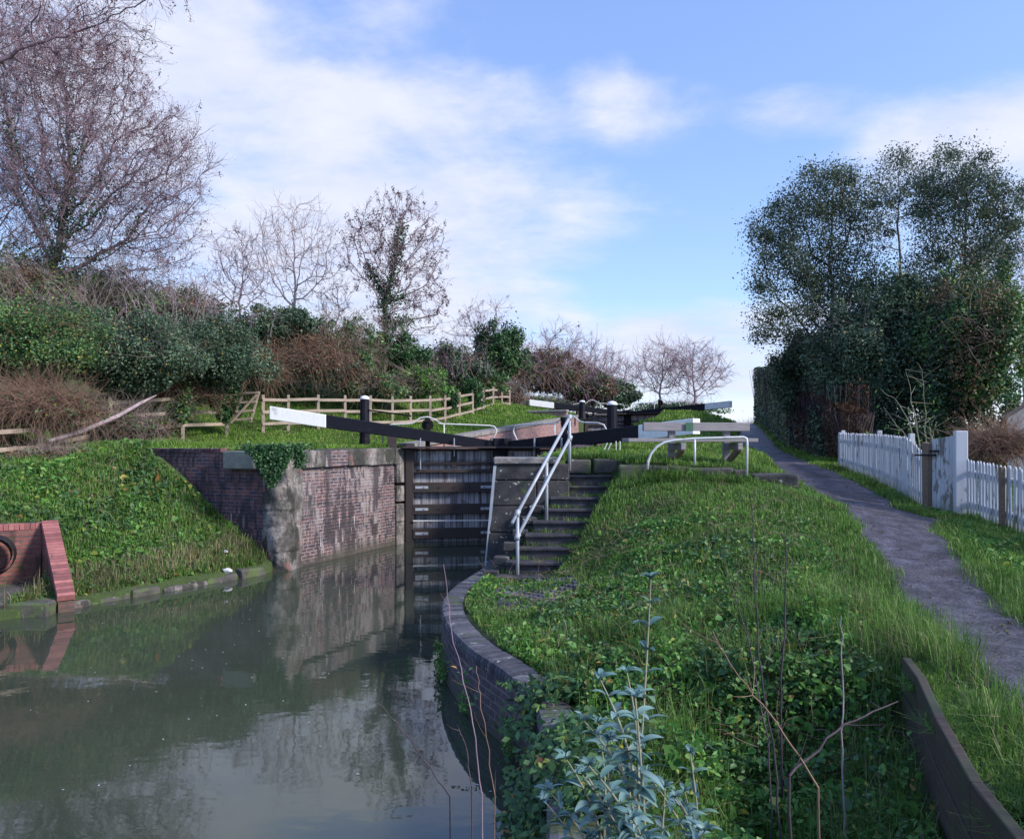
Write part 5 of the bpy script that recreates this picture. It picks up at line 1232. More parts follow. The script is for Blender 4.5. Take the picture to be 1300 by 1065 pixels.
bush('dead_bramble', 322, 478, 40, 34, 27.0, 'small tangle of dead brown brambles right of the hurdle', 1500, .05, 'hedgeleaf', 1300, 'cane', 1.2, .010, extra=('brownleaf', 3000, .04), droop=1.1)
bush('ivy_bush', 448, 462, 38, 52, 30.0, 'tall olive bush left of the ivy clad ash trunk', 7000, .06, 'bramble', 800, 'canegrey', 1.2, .009, extra=('brownleaf', 2000, .045), droop=.4)
bush('ivy_bush', 502, 462, 44, 40, 31.5, 'bright green ivy bush at the foot of the ash tree', 13000, .06, 'ivy', 200, 'canegrey', 1.0)
bush('ivy_bush', 530, 492, 36, 26, 31.0, 'low green and straw coloured bush beside the rising fence', 6000, .06, 'nettle', 800, 'canegrey', 1.0, .009, droop=.6)
bush('ivy_bush', 470, 497, 46, 24, 29.6, 'low mixed brown and green bush behind the beam bollard', 5000, .055, 'bramble', 900, 'canegrey', 1.0, .009, extra=('brownleaf', 2500, .045), droop=.7)
bush('dark_bush', 572, 472, 42, 32, 38.0, 'dark bush between the ash and the ivy tree', 9000, .075, 'hedgeleaf', 300, 'cane', 1.5, .012)
bush('dark_bush', 600, 492, 40, 24, 42.0, 'small dark bush behind the top of the rising fence', 6000, .08, 'bramble', 500, 'cane', 1.4, .012)
bush('ivy_bush', 634, 455, 34, 44, 46.0, 'green ivy covered bush tree beyond the rising fence', 11000, .09, 'ivy', 200, 'twigpale', 1.5, .012)
bush('scrub_bush', 690, 478, 48, 30, 56.0, 'greyish brown scrub beyond the white end of the far beam', 6000, .11, 'brownleaf', 1500, 'twigfar', 2.2, .016, extra=('bramble', 3000, .10))
bush('scrub_bush', 740, 495, 40, 24, 62.0, 'brown scrub between the far beams and distant trees', 4000, .12, 'brownleaf', 1300, 'twigfar', 2.4, .018, extra=('bramble', 3500, .10))
bush('dark_bush', 783, 505, 30, 22, 64.0, 'round dark evergreen bush behind the upper lock gates', 7000, .11, 'hedgeleaf', 60, 'twigfar', 1.5, .015)
bush('scrub_bush', 640, 505, 34, 16, 50.0, 'pale dead stems below the ivy bush tree', 1500, .09, 'brownleaf', 900, 'canegrey', 1.6, .014)
bush('ivy_bush', 574, 508, 10, 17, 32.5, 'ivy wrapped fence post, first on the rise', 2200, .05, 'ivy', 40, 'cane', .4, lumps=10, lump=.5)
bush('ivy_bush', 603, 502, 11, 22, 36.0, 'ivy wrapped fence post, higher on the rise', 2600, .055, 'ivy', 40, 'cane', .4, lumps=10, lump=.5)
def upright(px, py, d, n, wpx, hgt, label, mat='canegrey', rad=.010):
    c = at(px, py, d); T = empty('bare_shrub', c, label, 'shrub', 'bare shrubs rising from the left thickets'); s_ = d/FPX
    p = np.array(c) + rng.normal(size=(n, 3))*np.array([wpx*s_*.5, .5, .15]); v = unit(rng.normal(size=(n, 3))*np.array([.5, .4, .2]) + np.array([0, 0, 1.0])); L_ = hgt*rng.uniform(.4, 1.1, (n, 1)); S = []; m_ = 7
    for k in range(m_):
        q = p + v*L_/m_; S.append(np.hstack([p, q, np.full((n, 1), rad*(1-k/m_*.8)), np.full((n, 1), rad*(1-(k+1)/m_*.8))]))
        if k > 1:
            for _ in range(3):
                v2 = unit(v + rng.normal(size=(n, 3))*.7); l2 = L_*.22*rng.random((n, 1)); e = q + v2*l2; S.append(np.hstack([q, e, np.full((n, 1), rad*.4), np.full((n, 1), rad*.2)])); v3 = unit(v2 + rng.normal(size=(n, 3))*.5 + np.array([0, 0, .4])); S.append(np.hstack([e, e + v3*l2*.8, np.full((n, 1), rad*.25), np.full((n, 1), rad*.15)]))
        p = q; v = unit(v + rng.normal(size=(n, 3))*.16)
    sticks('stems', np.concatenate(S), MT[mat], T, 3)
upright(35, 425, 22.0, 60, 110, 2.6, 'pale upright stems behind the bramble thicket at the left edge')
upright(150, 425, 22.5, 60, 120, 2.3, 'leaning grey stems standing over the middle bramble thicket', 'twigpale')
upright(245, 425, 25.0, 50, 90, 1.9, 'pinkish bare stems rising left of the ivy bush', 'twig')
upright(395, 440, 29.5, 60, 80, 1.9, 'brown bare stems rising from the dead bramble mound', 'cane')
upright(455, 450, 31.0, 45, 50, 2.4, 'straw coloured stems beside the ivy clad ash trunk', 'canegrey')
upright(560, 478, 36.0, 40, 60, 1.9, 'purple bare stems between the ash and the ivy tree', 'twig')
upright(655, 490, 50.0, 60, 80, 2.4, 'reddish bare stems beyond the rising fence', 'cane', .015)
# ivy on the left fence
bush('ivy_bush', 232, 520, 14, 26, 22.3, 'ivy clump swallowing the fence post left of the middle rails', 2600, .045, 'bramble', 160, 'canegrey', .6, lumps=12, lump=.45, depth=.3)
bush('ivy_bush', 284, 515, 17, 30, 24.0, 'ivy clump beside the leaning hurdle', 3600, .045, 'ivy', 120, 'canegrey', .6, lumps=12, lump=.45, depth=.35)
bush('dead_bramble', 40, 528, 90, 34, 17.6, 'tangle of dead brown brambles over the fence at the left edge', 800, .04, 'bramble', 2600, 'cane', 1.2, .006, extra=('brownleaf', 3500, .03), droop=1.0, depth=.7)
bush('dead_bramble', 150, 548, 70, 24, 20.0, 'grey dead brambles under the fallen branch', 2500, .04, 'bramble', 1600, 'canegrey', 1.0, .006, extra=('brownleaf', 2500, .03), droop=1.0, depth=.6)
bush('dead_bramble', 70, 582, 60, 12, 17.0, 'low heap of grey leaf litter and stems on the left bank', 700, .035, 'bramble', 900, 'canegrey', .6, .005, extra=('brownleaf', 4500, .03), droop=1.0, depth=.6)
bush('dead_bramble', 215, 506, 85, 18, 22.8, 'pinkish dead bramble stems behind the middle rails', 900, .04, 'bramble', 1700, 'cane', .9, .007, extra=('brownleaf', 2200, .03), droop=.8, depth=.5)
# ivy hanging on the lock wall corner
T = empty('ivy', (CORN.x, CORN.y-.3, 2.4), 'dark ivy hanging over the stone corner of the lock wall', 'ivy')
n = 2600; px_ = rng.normal(347, 16, n); py_ = 566 + rng.random(n)**1.2*52*np.exp(-((px_-345)/22)**2) + rng.normal(0, 2, n); 
P = np.array([at(a, b, 15.32 + rng.uniform(-.08, .10)) for a, b in zip(px_, py_)]); leaves('ivy_leaves', P, rng.uniform(.02, .045, n), MT['ivy'], T, .65, .3, normal=np.array([.1, -.9, .1]))
n = 500; px_ = rng.normal(381, 4, n); py_ = 568 + rng.random(n)*26; P = np.array([at(a, b, 15.42 + rng.uniform(-.06, .06)) for a, b in zip(px_, py_)]); leaves('ivy_leaves', P, rng.uniform(.02, .035, n), MT['ivy'], T, .65, .3, normal=np.array([.1, -.9, .1]))

# ------------------------------------------------------------------ trees: branches grown towards points spread through the crown
def colonize(trunk, ells, n_attr, step, kill, seed, up=.12, iters=140):
    r = np.random.default_rng(seed); A = []
    wts = np.array([e[1][0]*e[1][1]*e[1][2] for e in ells]); wts = wts/wts.sum()
    for (c, rad), w_ in zip(ells, wts):
        m_ = max(20, int(n_attr*w_)); d = unit(r.normal(size=(m_, 3))); A.append(np.array(c) + d*np.array(rad)*(r.random((m_, 1))**.42))
    A = np.concatenate(A); nodes = [np.array(p, float) for p in trunk]; par = [-1] + list(range(len(trunk)-1))
    near = np.full(len(A), 1e9); ni = np.zeros(len(A), int)
    def upd(idx):
        nonlocal near, ni
        Q = np.array([nodes[i] for i in idx]); D = np.linalg.norm(A[:, None]-Q[None], axis=2); j = D.argmin(1); m_ = D[np.arange(len(A)), j]; k = m_ < near
        near = np.where(k, m_, near); ni = np.where(k, np.array(idx)[j], ni)
    upd(list(range(len(nodes))))
    for it in range(iters):
        if len(A) == 0: break
        acc = {}
        dirs = A - np.array(nodes)[ni]; dirs /= np.maximum(np.linalg.norm(dirs, axis=1, keepdims=True), 1e-6)
        uq, inv = np.unique(ni, return_inverse=True); sm = np.zeros((len(uq), 3)); np.add.at(sm, inv, dirs)
        new = []
        for i, v in zip(uq, sm):
            v = v/ (np.linalg.norm(v)+1e-6) + np.array([0, 0, up]) + r.normal(size=3)*.16; v /= np.linalg.norm(v)
            nodes.append(nodes[i] + v*step); par.append(int(i)); new.append(len(nodes)-1)
        upd(new); k = near > kill; A, near, ni = A[k], near[k], ni[k]
        if len(nodes) > 9000: break
    return np.array(nodes), np.array(par)
def radii(nodes, par, tip, power=2.4, rmax=None):
    n = len(nodes); acc = np.zeros(n); kids = np.zeros(n, int)
    for i in range(n-1, 0, -1):
        if kids[i] == 0: acc[i] = tip**power
        acc[par[i]] += acc[i]; kids[par[i]] += 1
    rr = acc**(1/power); rr = np.where(rr == 0, tip, rr)
    if rmax: rr = np.minimum(rr, rmax) if rr[0] <= rmax else np.where(rr > tip*3, tip*3 + (rr-tip*3)*(rmax-tip*3)/(rr[0]-tip*3), rr)
    return rr, kids
def twigify(nodes, par, rr, thr, per, ln, rad, up=.5, seg=4, wob=.25, second=1):
    idx = np.where(rr < thr)[0]; idx = idx[idx > 0]; idx = np.repeat(idx, per); p = nodes[idx] + (nodes[par[idx]]-nodes[idx])*rng.random((len(idx), 1))
    base = unit(nodes[idx]-nodes[par[idx]]); S = []
    def run(p, v, L_, r0, seg):
        out = []
        for k in range(seg):
            q = p + v*L_/seg; a = r0*(1-.6*k/seg); b = r0*(1-.6*(k+1)/seg); out.append(np.hstack([p, q, np.full((len(p), 1), a), np.full((len(p), 1), b)])); S.append(out[-1]); p = q; v = unit(v + np.array([0, 0, up/seg]) + rng.normal(size=v.shape)*wob)
        return out, p
    v = unit(base + rng.normal(size=base.shape)*.75); L_ = ln*rng.uniform(.4, 1.2, (len(p), 1)); out, tips = run(p, v, L_, rad, seg)
    if second:
        for o_ in out[:-1]:
            for _ in range(second):
                q = o_[:, 3:6]; v2 = unit(o_[:, 3:6]-o_[:, :3] + rng.normal(size=q.shape)*.035 + unit(rng.normal(size=q.shape))*.6*np.linalg.norm(o_[:, 3:6]-o_[:, :3], axis=1, keepdims=True)); _, t2 = run(q, v2, L_*.42, rad*.65, 2)
        tips = np.concatenate([tips, t2])
    return np.concatenate(S), tips
def tree(name, base, trunk_top, ells, label, cat='tree', group=None, n_attr=900, step=.3, kill=.45, seed=1, tip=.008, rmax=.22, mat='twig', bmat=None, tw=None, leafs=None, keys=None, ivy=None, dead=None, thr=2.2, up=.12):
    """ells [(px,py,rx,ry,d)]"""
    T = empty(name, base, label, cat, group); b = np.array(base); tt = np.array(trunk_top); m_ = max(2, int(np.linalg.norm(tt-b)/step)); rs = np.random.default_rng(seed)
    trunk = [b + (tt-b)*k/m_ + (rs.normal(size=3)*.04*np.array([1, 1, 0]) if 0 < k else 0) for k in range(m_+1)]
    E = []
    for px, py, rx, ry, d in ells:
        c = at(px, py, d); s_ = d/FPX; E.append((np.array(c), (rx*s_, (rx+ry)/2*s_*.8, ry*s_)))
    nodes, par = colonize(trunk, E, n_attr, step, kill, seed, up)
    rr, kids = radii(nodes, par, tip, rmax=rmax)
    i = np.arange(1, len(nodes)); r0 = rr[par[i]]; r1 = rr[i]; r0 = np.minimum(r0, r1*1.5)
    S = np.hstack([nodes[par[i]], nodes[i], r0[:, None], r1[:, None]]); big = r1 > tip*3.5
    sticks('trunk', S[big], MT[bmat or mat], T, 7)
    fine = [S[~big]]; tips = nodes[kids == 0]
    if tw: TS, tips = twigify(nodes, par, rr, tip*thr, *tw); fine.append(TS)
    sticks('twigs', np.concatenate(fine), MT[mat], T, 3)
    if leafs:
        lm, per, spread, size = leafs[:4]; src = nodes[rr < tip*(leafs[4] if len(leafs) > 4 else 2.5)]; P = np.repeat(src, per, 0); P = P + rng.normal(size=P.shape)*spread
        dn = fbm(P[:, 0]+P[:, 1]*.6, P[:, 2], 1.5, seed); P = P[rng.random(len(P)) < np.clip(.72 + .7*dn, .2, 1)]
        j = rng.choice(len(src), 75 if n_attr > 1000 else 12); cc = src[j]; nl_ = 170; Q = np.repeat(cc, nl_, 0); d_ = unit_dirs(len(Q)); rad_ = np.repeat(rng.uniform(.22, .55, len(cc)), nl_)[:, None]; Q = Q + d_*rad_*(.4 + .6*rng.random((len(Q), 1))**.6)*np.array([1, 1, .75])
        P = np.concatenate([P, Q]); leaves('crown', P, size*rng.uniform(.6, 1.3, len(P)), MT[lm], T, .45, .2)
    if dead:
        j = rng.integers(0, len(tips), dead[0]); P = tips[j] + rng.normal(size=(dead[0], 3))*.05; leaves('dead_leaves', P, dead[1]*rng.uniform(.6, 1.3, dead[0]), MT['brownleaf'], T, .5, 0)
    if keys:
        nk, ks = keys; j = rng.integers(0, len(tips), nk); c = tips[j]; m2 = 9; P = np.repeat(c, m2, 0) + rng.normal(size=(nk*m2, 3))*ks*np.array([.6, .6, 1.1]) - np.array([0, 0, ks]); leaves('seed_clusters', P, ks*.75*rng.uniform(.6, 1.2, len(P)), MT['keys'], T, .35, -.2)
    if ivy:
        lm, n_, lim, spread, size = ivy; big_ = np.where(rr > min(lim, np.quantile(rr, .93)))[0]; big_ = big_[big_ > 0]; j = rng.choice(big_, n_); P = nodes[j] + (nodes[par[j]]-nodes[j])*rng.random((n_, 1)) + rng.normal(size=(n_, 3))*spread; leaves('ivy', P, size*rng.uniform(.6, 1.2, n_), MT[lm], T, .6, .3)
    return T
LG = 'bare trees along the left skyline'
tree('ash_tree', at(60, 470, 23.5), at(72, 330, 23.5), [(90, 95, 105, 80, 23), (5, 60, 80, 80, 23), (95, 215, 120, 125, 23.5), (190, 250, 72, 95, 23.5), (215, 190, 55, 55, 23), (60, 90, 90, 70, 23.5), (170, 320, 80, 45, 24)], 'big bare twiggy ash tree filling the upper left corner', group=LG,
     n_attr=3800, step=.24, kill=.28, seed=3, tip=.008, rmax=.22, mat='twig', tw=(4, .75, .0065, .55, 3, .25, 1), keys=(800, .06), dead=(9000, .028), ivy=('ivy', 5000, .05, .12, .05), thr=1.9)
tree('ash_tree', at(-40, 470, 26), at(-20, 330, 26), [(5, 230, 85, 150, 26), (-60, 150, 90, 130, 26)], 'bare tree partly cut off by the left edge of the view', group=LG,
     n_attr=1400, step=.30, kill=.36, seed=5, tip=.009, rmax=.2, mat='twigpale', tw=(3, .85, .007, .5, 3, .25, 1), keys=(160, .06), dead=(5000, .03), thr=1.9)
tree('overhanging_tree', (-10.2, 11.5, 1.6), (-9.6, 11.3, 5.8), [(40, 20, 120, 75, 11.0), (150, 15, 70, 50, 10.6), (-100, 30, 90, 80, 11.5), (100, 80, 60, 40, 10.8), (228, 0, 32, 24, 10.4)], 'nearer bare tree whose drooping seed laden branches cross the top left corner', group=LG,
     n_attr=1300, step=.15, kill=.19, seed=8, tip=.0048, rmax=.14, mat='twig', tw=(2, .42, .0036, -.5, 3, .3, 1), keys=(380, .028), dead=(900, .016), thr=1.7, up=-.03)
tree('bare_tree', at(376, 425, 36), at(374, 380, 36), [(372, 320, 60, 72, 36), (345, 330, 38, 55, 36), (410, 340, 35, 45, 36)], 'pale upright bare tree with spreading stems above the ivy bush', group=LG,
     n_attr=750, step=.33, kill=.42, seed=11, tip=.011, rmax=.15, mat='twigpale', tw=(2, .9, .009, .9, 3, .18, 1), thr=1.8, up=.3)
tree('bare_tree', at(306, 425, 38), at(304, 375, 38), [(302, 335, 36, 52, 38), (280, 370, 35, 28, 38), (325, 370, 25, 30, 38)], 'small purple twigged tree left of the pale bare tree', group=LG,
     n_attr=650, step=.32, kill=.4, seed=12, tip=.011, rmax=.1, mat='twig', tw=(2, .8, .010, .8, 3, .2, 1), keys=(120, .05), thr=1.9, up=.25)
tree('ash_tree', at(489, 455, 35), at(491, 372, 35), [(505, 320, 70, 76, 35), (470, 320, 45, 60, 35), (535, 375, 42, 50, 35), (510, 400, 55, 35, 35)], 'ash tree with dangling seed clusters and an ivy clad trunk', group=LG,
     n_attr=900, step=.31, kill=.40, seed=14, tip=.012, rmax=.24, mat='twig', tw=(2, .75, .009, .6, 3, .22, 1), keys=(750, .075), ivy=('ivy', 5200, .085, .16, .06), thr=1.9)
tree('bare_tree', at(425, 440, 37), at(428, 410, 37), [(425, 385, 30, 30, 37), (445, 410, 25, 22, 37)], 'low tangled bare tree between the pale tree and the ash', group=LG,
     n_attr=240, step=.3, kill=.5, seed=15, tip=.011, rmax=.1, mat='twig', tw=(3, .7, .010, .3, 3, .25, 1), keys=(40, .06), thr=2)
tree('thorn_tree', at(618, 470, 46), at(618, 440, 46), [(615, 408, 36, 30, 46), (590, 420, 30, 25, 46)], 'thorny bush tree with arching purple twigs above the ivy', group=LG,
     n_attr=260, step=.4, kill=.6, seed=17, tip=.014, rmax=.14, mat='twig', tw=(3, 1.1, .011, .1, 4, .3, 1), keys=(70, .07), ivy=('ivy', 2500, .05, .25, .08), thr=2)
tree('thorn_tree', at(695, 490, 58), at(697, 465, 58), [(705, 438, 40, 28, 58), (670, 450, 30, 20, 58)], 'bushy purple tree right of the thorny bush tree', group=LG,
     n_attr=300, step=.5, kill=.75, seed=18, tip=.017, rmax=.15, mat='twig', tw=(3, 1.3, .013, .2, 4, .3, 1), keys=(60, .09), thr=2)
FG = 'distant bare trees beyond the upper lock'
for px, py, rx, ry, d, sd_, lb in ((755, 466, 34, 34, 84, 21, 'distant bare tree, leftmost of those beyond the upper lock'), (790, 478, 26, 24, 95, 22, 'small faint bare tree between the two larger distant trees'),
                                 (838, 468, 36, 36, 88, 23, 'distant bare tree just left of the widest spreading tree'), (882, 470, 46, 38, 86, 24, 'wide spreading distant bare tree above the right end of the far beam'), (722, 474, 24, 22, 78, 25, 'distant bare tree behind the scrub')):
    tree('distant_tree', at(px, 512, d), at(px, py+ry*.7, d), [(px, py, rx, ry, d)], lb, group=FG, n_attr=620, step=.55, kill=.72, seed=sd_, tip=.024, rmax=.3, mat='twigfar', tw=(3, 1.9, .019, .5, 3, .22, 1), thr=1.9,
         ivy=('bramble', 1600, .14, .4, .14) if px in (835,) else None)
# far hedgerow line on the crest
for k, (px, py, rx, ry, d) in enumerate(((860, 522, 60, 10, 90), (700, 515, 80, 10, 75), (950, 545, 30, 8, 130), (620, 500, 40, 14, 65))):
    bush('distant_hedge', px, py, rx, ry, d, ['low distant hedge under the bare trees right of the upper gates', 'low brown hedge behind the far left beam', 'faint distant hedge where the towpath crests', 'dark distant hedge behind the rising fence'][k], 2500, .16, 'bramble', 900, 'twigfar', 2, .02, group='distant hedges', cat='hedge')

# ------------------------------------------------------------------ right hand trees, ivy and hedge
RG = 'tall evergreen trees behind the picket fence'
tree('evergreen_tree', at(1064, 575, 25), at(1056, 430, 25), [(1040, 258, 52, 50, 25), (985, 305, 40, 40, 25), (975, 355, 30, 30, 25), (1085, 265, 30, 50, 25), (1060, 350, 55, 45, 25.5), (990, 412, 40, 30, 25), (1100, 380, 40, 50, 25), (1030, 410, 50, 40, 25)], 'broad evergreen tree leaning left over the towpath hedge', group=RG,
     n_attr=1900, step=.28, kill=.34, seed=31, tip=.010, rmax=.2, mat='darkstem', bmat='bark', leafs=('evergreen', 105, .22, .046, 3.0), up=.15)
tree('evergreen_tree', at(1150, 575, 27), at(1148, 380, 27), [(1140, 228, 36, 38, 27), (1120, 290, 22, 40, 27), (1165, 265, 20, 26, 27)], 'slender evergreen tree with an open pale top between the two broad ones', group=RG,
     n_attr=480, step=.30, kill=.40, seed=32, tip=.010, rmax=.15, mat='darkstem', bmat='bark', leafs=('evergreen', 85, .18, .045, 2.8), up=.2)
tree('evergreen_tree', at(1222, 575, 24), at(1220, 400, 24), [(1215, 240, 56, 52, 24), (1190, 320, 34, 50, 24), (1262, 290, 38, 60, 24), (1232, 360, 58, 50, 24), (1290, 250, 30, 24, 24), (1170, 370, 40, 50, 24)], 'tallest evergreen tree at the right with purple tinged leaves', group=RG,
     n_attr=1900, step=.28, kill=.34, seed=33, tip=.010, rmax=.2, mat='darkstem', bmat='bark', leafs=('evergreen', 100, .22, .045, 3.0), up=.15)
def ivymass(px, py, rx, ry, d, label, nl, mat='ivy', extra=None, canes=120, size=.052): 
    return bush('ivy_thicket', px, py, rx, ry, d, label, nl, size, mat, canes, 'canegrey', 1.0, .008, group='ivy thickets under the right hand trees', cat='thicket', lumps=90, lump=.22, extra=extra, column=True)
ivymass(1088, 462, 60, 92, 23.4, 'dark ivy thicket above the far end of the picket fence', 30000, 'hedgeleaf', ('evergreen', 12000, .05), 300)
ivymass(1165, 448, 56, 104, 23.0, 'tall dark ivy thicket behind the garden gate', 34000, 'hedgeleaf', ('evergreen', 8000, .05))
ivymass(1232, 450, 55, 110, 21.8, 'ivy thicket with brown dead leaves left of the outbuilding', 28000, 'bramble', ('brownleaf', 9000, .04), 700)
ivymass(1025, 462, 46, 42, 26.5, 'ivy thicket hanging above the clipped hedge', 13000, 'hedgeleaf')
ivymass(1272, 400, 26, 60, 25.0, 'yellow green bush at the right edge behind the thicket', 10000, 'nettle')
tree('bare_tree', at(1300, 560, 32), at(1298, 430, 32), [(1292, 370, 34, 60, 32), (1320, 330, 35, 60, 32)], 'bare purple tree at the right edge beside the outbuilding', n_attr=380, step=.32, kill=.48, seed=41, tip=.011, rmax=.14, mat='twig', tw=(3, .9, .009, .7, 3, .2, 1), thr=1.9, group='bare trees on the right')
# clipped hedge beside the towpath
def hedge(P, top, th, n, mat, name, label, size=.05):
    T = empty(name, (P[0][0], P[0][1], Hs(*P[0])), label, 'hedge', 'hedges beside the towpath')
    P = np.array(P, float); seg = np.diff(P, axis=0); L_ = np.linalg.norm(seg, axis=1); cum = np.concatenate([[0], np.cumsum(L_)])
    t = rng.random(n)*cum[-1]; i = np.clip(np.searchsorted(cum, t)-1, 0, len(L_)-1); f = (t-cum[i])/L_[i]; base = P[i]+seg[i]*f[:, None]; d = seg[i]/L_[i][:, None]; nn = np.stack([-d[:, 1], d[:, 0]], 1); nn = np.where(nn[:, :1] > 0, -nn, nn)
    gz = H(base[:, 0], base[:, 1]); zt = np.interp(t/cum[-1], [q[0] for q in top], [q[1] for q in top]); u_ = rng.random(n)
    face = rng.random(n); z = gz + (zt-gz)*u_; off = .12*fbm(t, z, 1.6, 3) + .05*fbm(t, z, 6, 1) + rng.random(n)*-.10
    X = base + nn*(off[:, None]); N3 = np.stack([nn[:, 0], nn[:, 1], nn[:, 0]*0], 1)
    topm = face < .22; X[topm] = (base - nn*(rng.random((n, 1))*th))[topm]; z = np.where(topm, zt + .08*fbm(t, X[:, 0]*1.0, 3, 2) - rng.random(n)*.06, z); N3[topm] = (0, 0, 1)
    endm = (face > .22) & (face < .32); e = endm & (rng.random(n) < .5); X[e] = (P[0] - nn*(rng.random((n, 1))*th))[e]; e = endm & ~e; X[e] = (P[-1] - nn*(rng.random((n, 1))*th))[e]
    leaves('foliage', np.stack([X[:, 0], X[:, 1], z], 1), size*rng.uniform(.6, 1.3, n), MT[mat], T, .55, .1, normal=N3*1.4)
    # inner body of stems
    m_ = 900; t = rng.random(m_)*cum[-1]; i = np.clip(np.searchsorted(cum, t)-1, 0, len(L_)-1); b = P[i]+seg[i]*((t-cum[i])/L_[i])[:, None]; d = seg[i]/L_[i][:, None]; nn = np.stack([-d[:, 1], d[:, 0]], 1); nn = np.where(nn[:, :1] > 0, -nn, nn)
    b = b - nn*(rng.random((m_, 1))*th*.8 + .05); g_ = H(b[:, 0], b[:, 1]); zt = np.interp(t/cum[-1], [q[0] for q in top], [q[1] for q in top]); q = b + rng.normal(size=b.shape)*.2
    sticks('stems', np.stack([b[:, 0], b[:, 1], g_-.1, q[:, 0], q[:, 1], zt-.1, np.full(m_, .018), np.full(m_, .008)], 1), MT['darkstem'], T, 3)
    return T
hedge([(13.9, 43), (12.9, 38.5), (11.2, 32), (10.45, 28.2)], [(0, 6.9), (.3, 6.5), (1, 5.55)], 1.2, 30000, 'clipped', 'clipped_hedge', 'clipped grey green hedge lining the far towpath', .06)
hedge([(10.45, 28.2), (9.9, 25), (9.45, 21.8)], [(0, 5.5), (1, 4.4)], 1.2, 16000, 'clipped', 'clipped_hedge', 'nearer stretch of hedge with brown dead leaves at its foot', .05)
hedge([(10.4, 27.8), (9.85, 25), (9.2, 20.6)], [(0, 4.5), (.6, 4.2), (1, 3.5)], .6, 16000, 'brownleaf', 'brown_hedge', 'strip of brown dead leaved hedge where the picket fence begins', .045)
# shrubs behind the near picket fence
bush('bare_shrub', 1268, 575, 42, 26, 13.6, 'purplish brown leafless shrub behind the near picket fence', 0, .03, 'brownleaf', 1500, 'cane', .7, .005, extra=('brownleaf', 2600, .020), group='shrubs behind the picket fence', cat='shrub', droop=.3)
def sapling(px, pyb, d, stems, label, leafmat_='nettle', nl=60, size=.05):
    b = at(px, pyb, d); T = empty('sapling', b, label, 'sapling', 'shrubs behind the picket fence'); S = []; L_ = []
    for tx, ty, cx_, cy_ in stems:
        p0, p1, p2 = np.array(b), np.array(at(cx_, cy_, d)), np.array(at(tx, ty, d)); prev = p0; m_ = 14
        for k in range(1, m_+1):
            t = k/m_; q = p0*(1-t)**2 + 2*p1*t*(1-t) + p2*t*t + rng.normal(size=3)*.01; S.append(np.concatenate([prev, q, [.016*(1-.75*(k-1)/m_), .016*(1-.75*k/m_)]])); prev = q
            if k > 4 and rng.random() < .75:
                e = q + rng.normal(size=3)*np.array([.28, .2, .22]) + np.array([0, 0, .1]); S.append(np.concatenate([q, e, [.006, .002]])); L_.append(e)
    sticks('stems', np.array(S), MT['greenstem'], T, 5)
    P = np.repeat(np.array(L_), max(1, nl//max(1, len(L_))), 0); leaves('leaves', P + rng.normal(size=P.shape)*.06, size*rng.uniform(.6, 1.2, len(P)), MT[leafmat_], T, .4, .4)
sapling(1172, 600, 15.5, [(1150, 470, 1160, 520), (1125, 500, 1150, 505), (1170, 470, 1180, 540), (1185, 560, 1192, 560), (1133, 540, 1150, 540), (1187, 540, 1185, 560)], 'arching bare sapling with a few leaves behind the garden gate')

# ------------------------------------------------------------------ foreground plants
def buddleia(base, tip, label, nn_, lf, lean=(0, 0, 0), side_=0):
    base, tip = np.array(base, float), np.array(tip, float); T = empty('buddleia', base, label, 'plant', 'silver leaved plants in the foreground')
    S = []; V = []; F = []; 
    def leaf(p, d, ln, w_):
        d = d/np.linalg.norm(d); sd_ = np.cross(d, [0, 0, 1.0]); sd_ /= np.linalg.norm(sd_)+1e-9; up_ = np.cross(sd_, d); i = len(V); m_ = 6; roll = rng.normal()*.4
        sd2 = sd_*math.cos(roll) + up_*math.sin(roll); up2 = -sd_*math.sin(roll) + up_*math.cos(roll)
        for k in range(m_+1):
            t = k/m_; c = p + d*ln*t + np.array([0, 0, -1.0])*ln*.45*t*t; ww = w_*math.sin(math.pi*min(1, t*.92+.06))**.8
            V.extend([c - sd2*ww + up2*ww*.35, c, c + sd2*ww + up2*ww*.35])
        for k in range(m_):
            a = i+k*3; F.extend([(a, a+1, a+4, a+3), (a+1, a+2, a+5, a+4)])
    def stem(b, t_, nodes_, lf_, r0):
        prev = b; az = rng.uniform(0, 6)
        for k in range(1, nodes_+1):
            t = k/nodes_; q = b + (t_-b)*t + np.array([math.sin(t*3)*.02, math.cos(t*2)*.015, 0]); S.append(np.concatenate([prev, q, [r0*(1-.65*(k-1)/nodes_), r0*(1-.65*k/nodes_)]])); prev = q
            az += math.pi/2 + rng.normal()*.2; sz = lf_*(1-.45*t)*rng.uniform(.75, 1.15)
            if k > nodes_*.12:
                for s_ in (0, math.pi, math.pi/2*rng.integers(0, 2)*3):
                    e = .35 + .8*t; leaf(q, np.array([math.cos(az+s_), math.sin(az+s_), e*.8]), sz, sz*.125)
                    if rng.random() < .6: leaf(q, np.array([math.cos(az+s_+.5), math.sin(az+s_+.5), e]), sz*.4, sz*.05)
        for k in range(6): a = k*1.05; leaf(prev, np.array([math.cos(a), math.sin(a), 1.3]), lf_*.38, lf_*.045)
    stem(base, tip, nn_, lf, .009)
    for k in range(side_):
        f = rng.uniform(.25, .7); b = base + (tip-base)*f; a = rng.uniform(0, 6.28); stem(b, b + np.array([math.cos(a)*.2, math.sin(a)*.2, .22+rng.random()*.2]), max(4, nn_//2), lf*.85, .006)
    sticks('stem', np.array(S), MT['greenstem'], T, 6)
    o = link('foliage', np_mesh('foliage', np.array(V), np.array(F), True), MT['silver'], T)
buddleia((.40, 2.9, .5), at(825, 735, 3.15), 'tall thin silver leaved stem standing above the brambles', 17, .19)
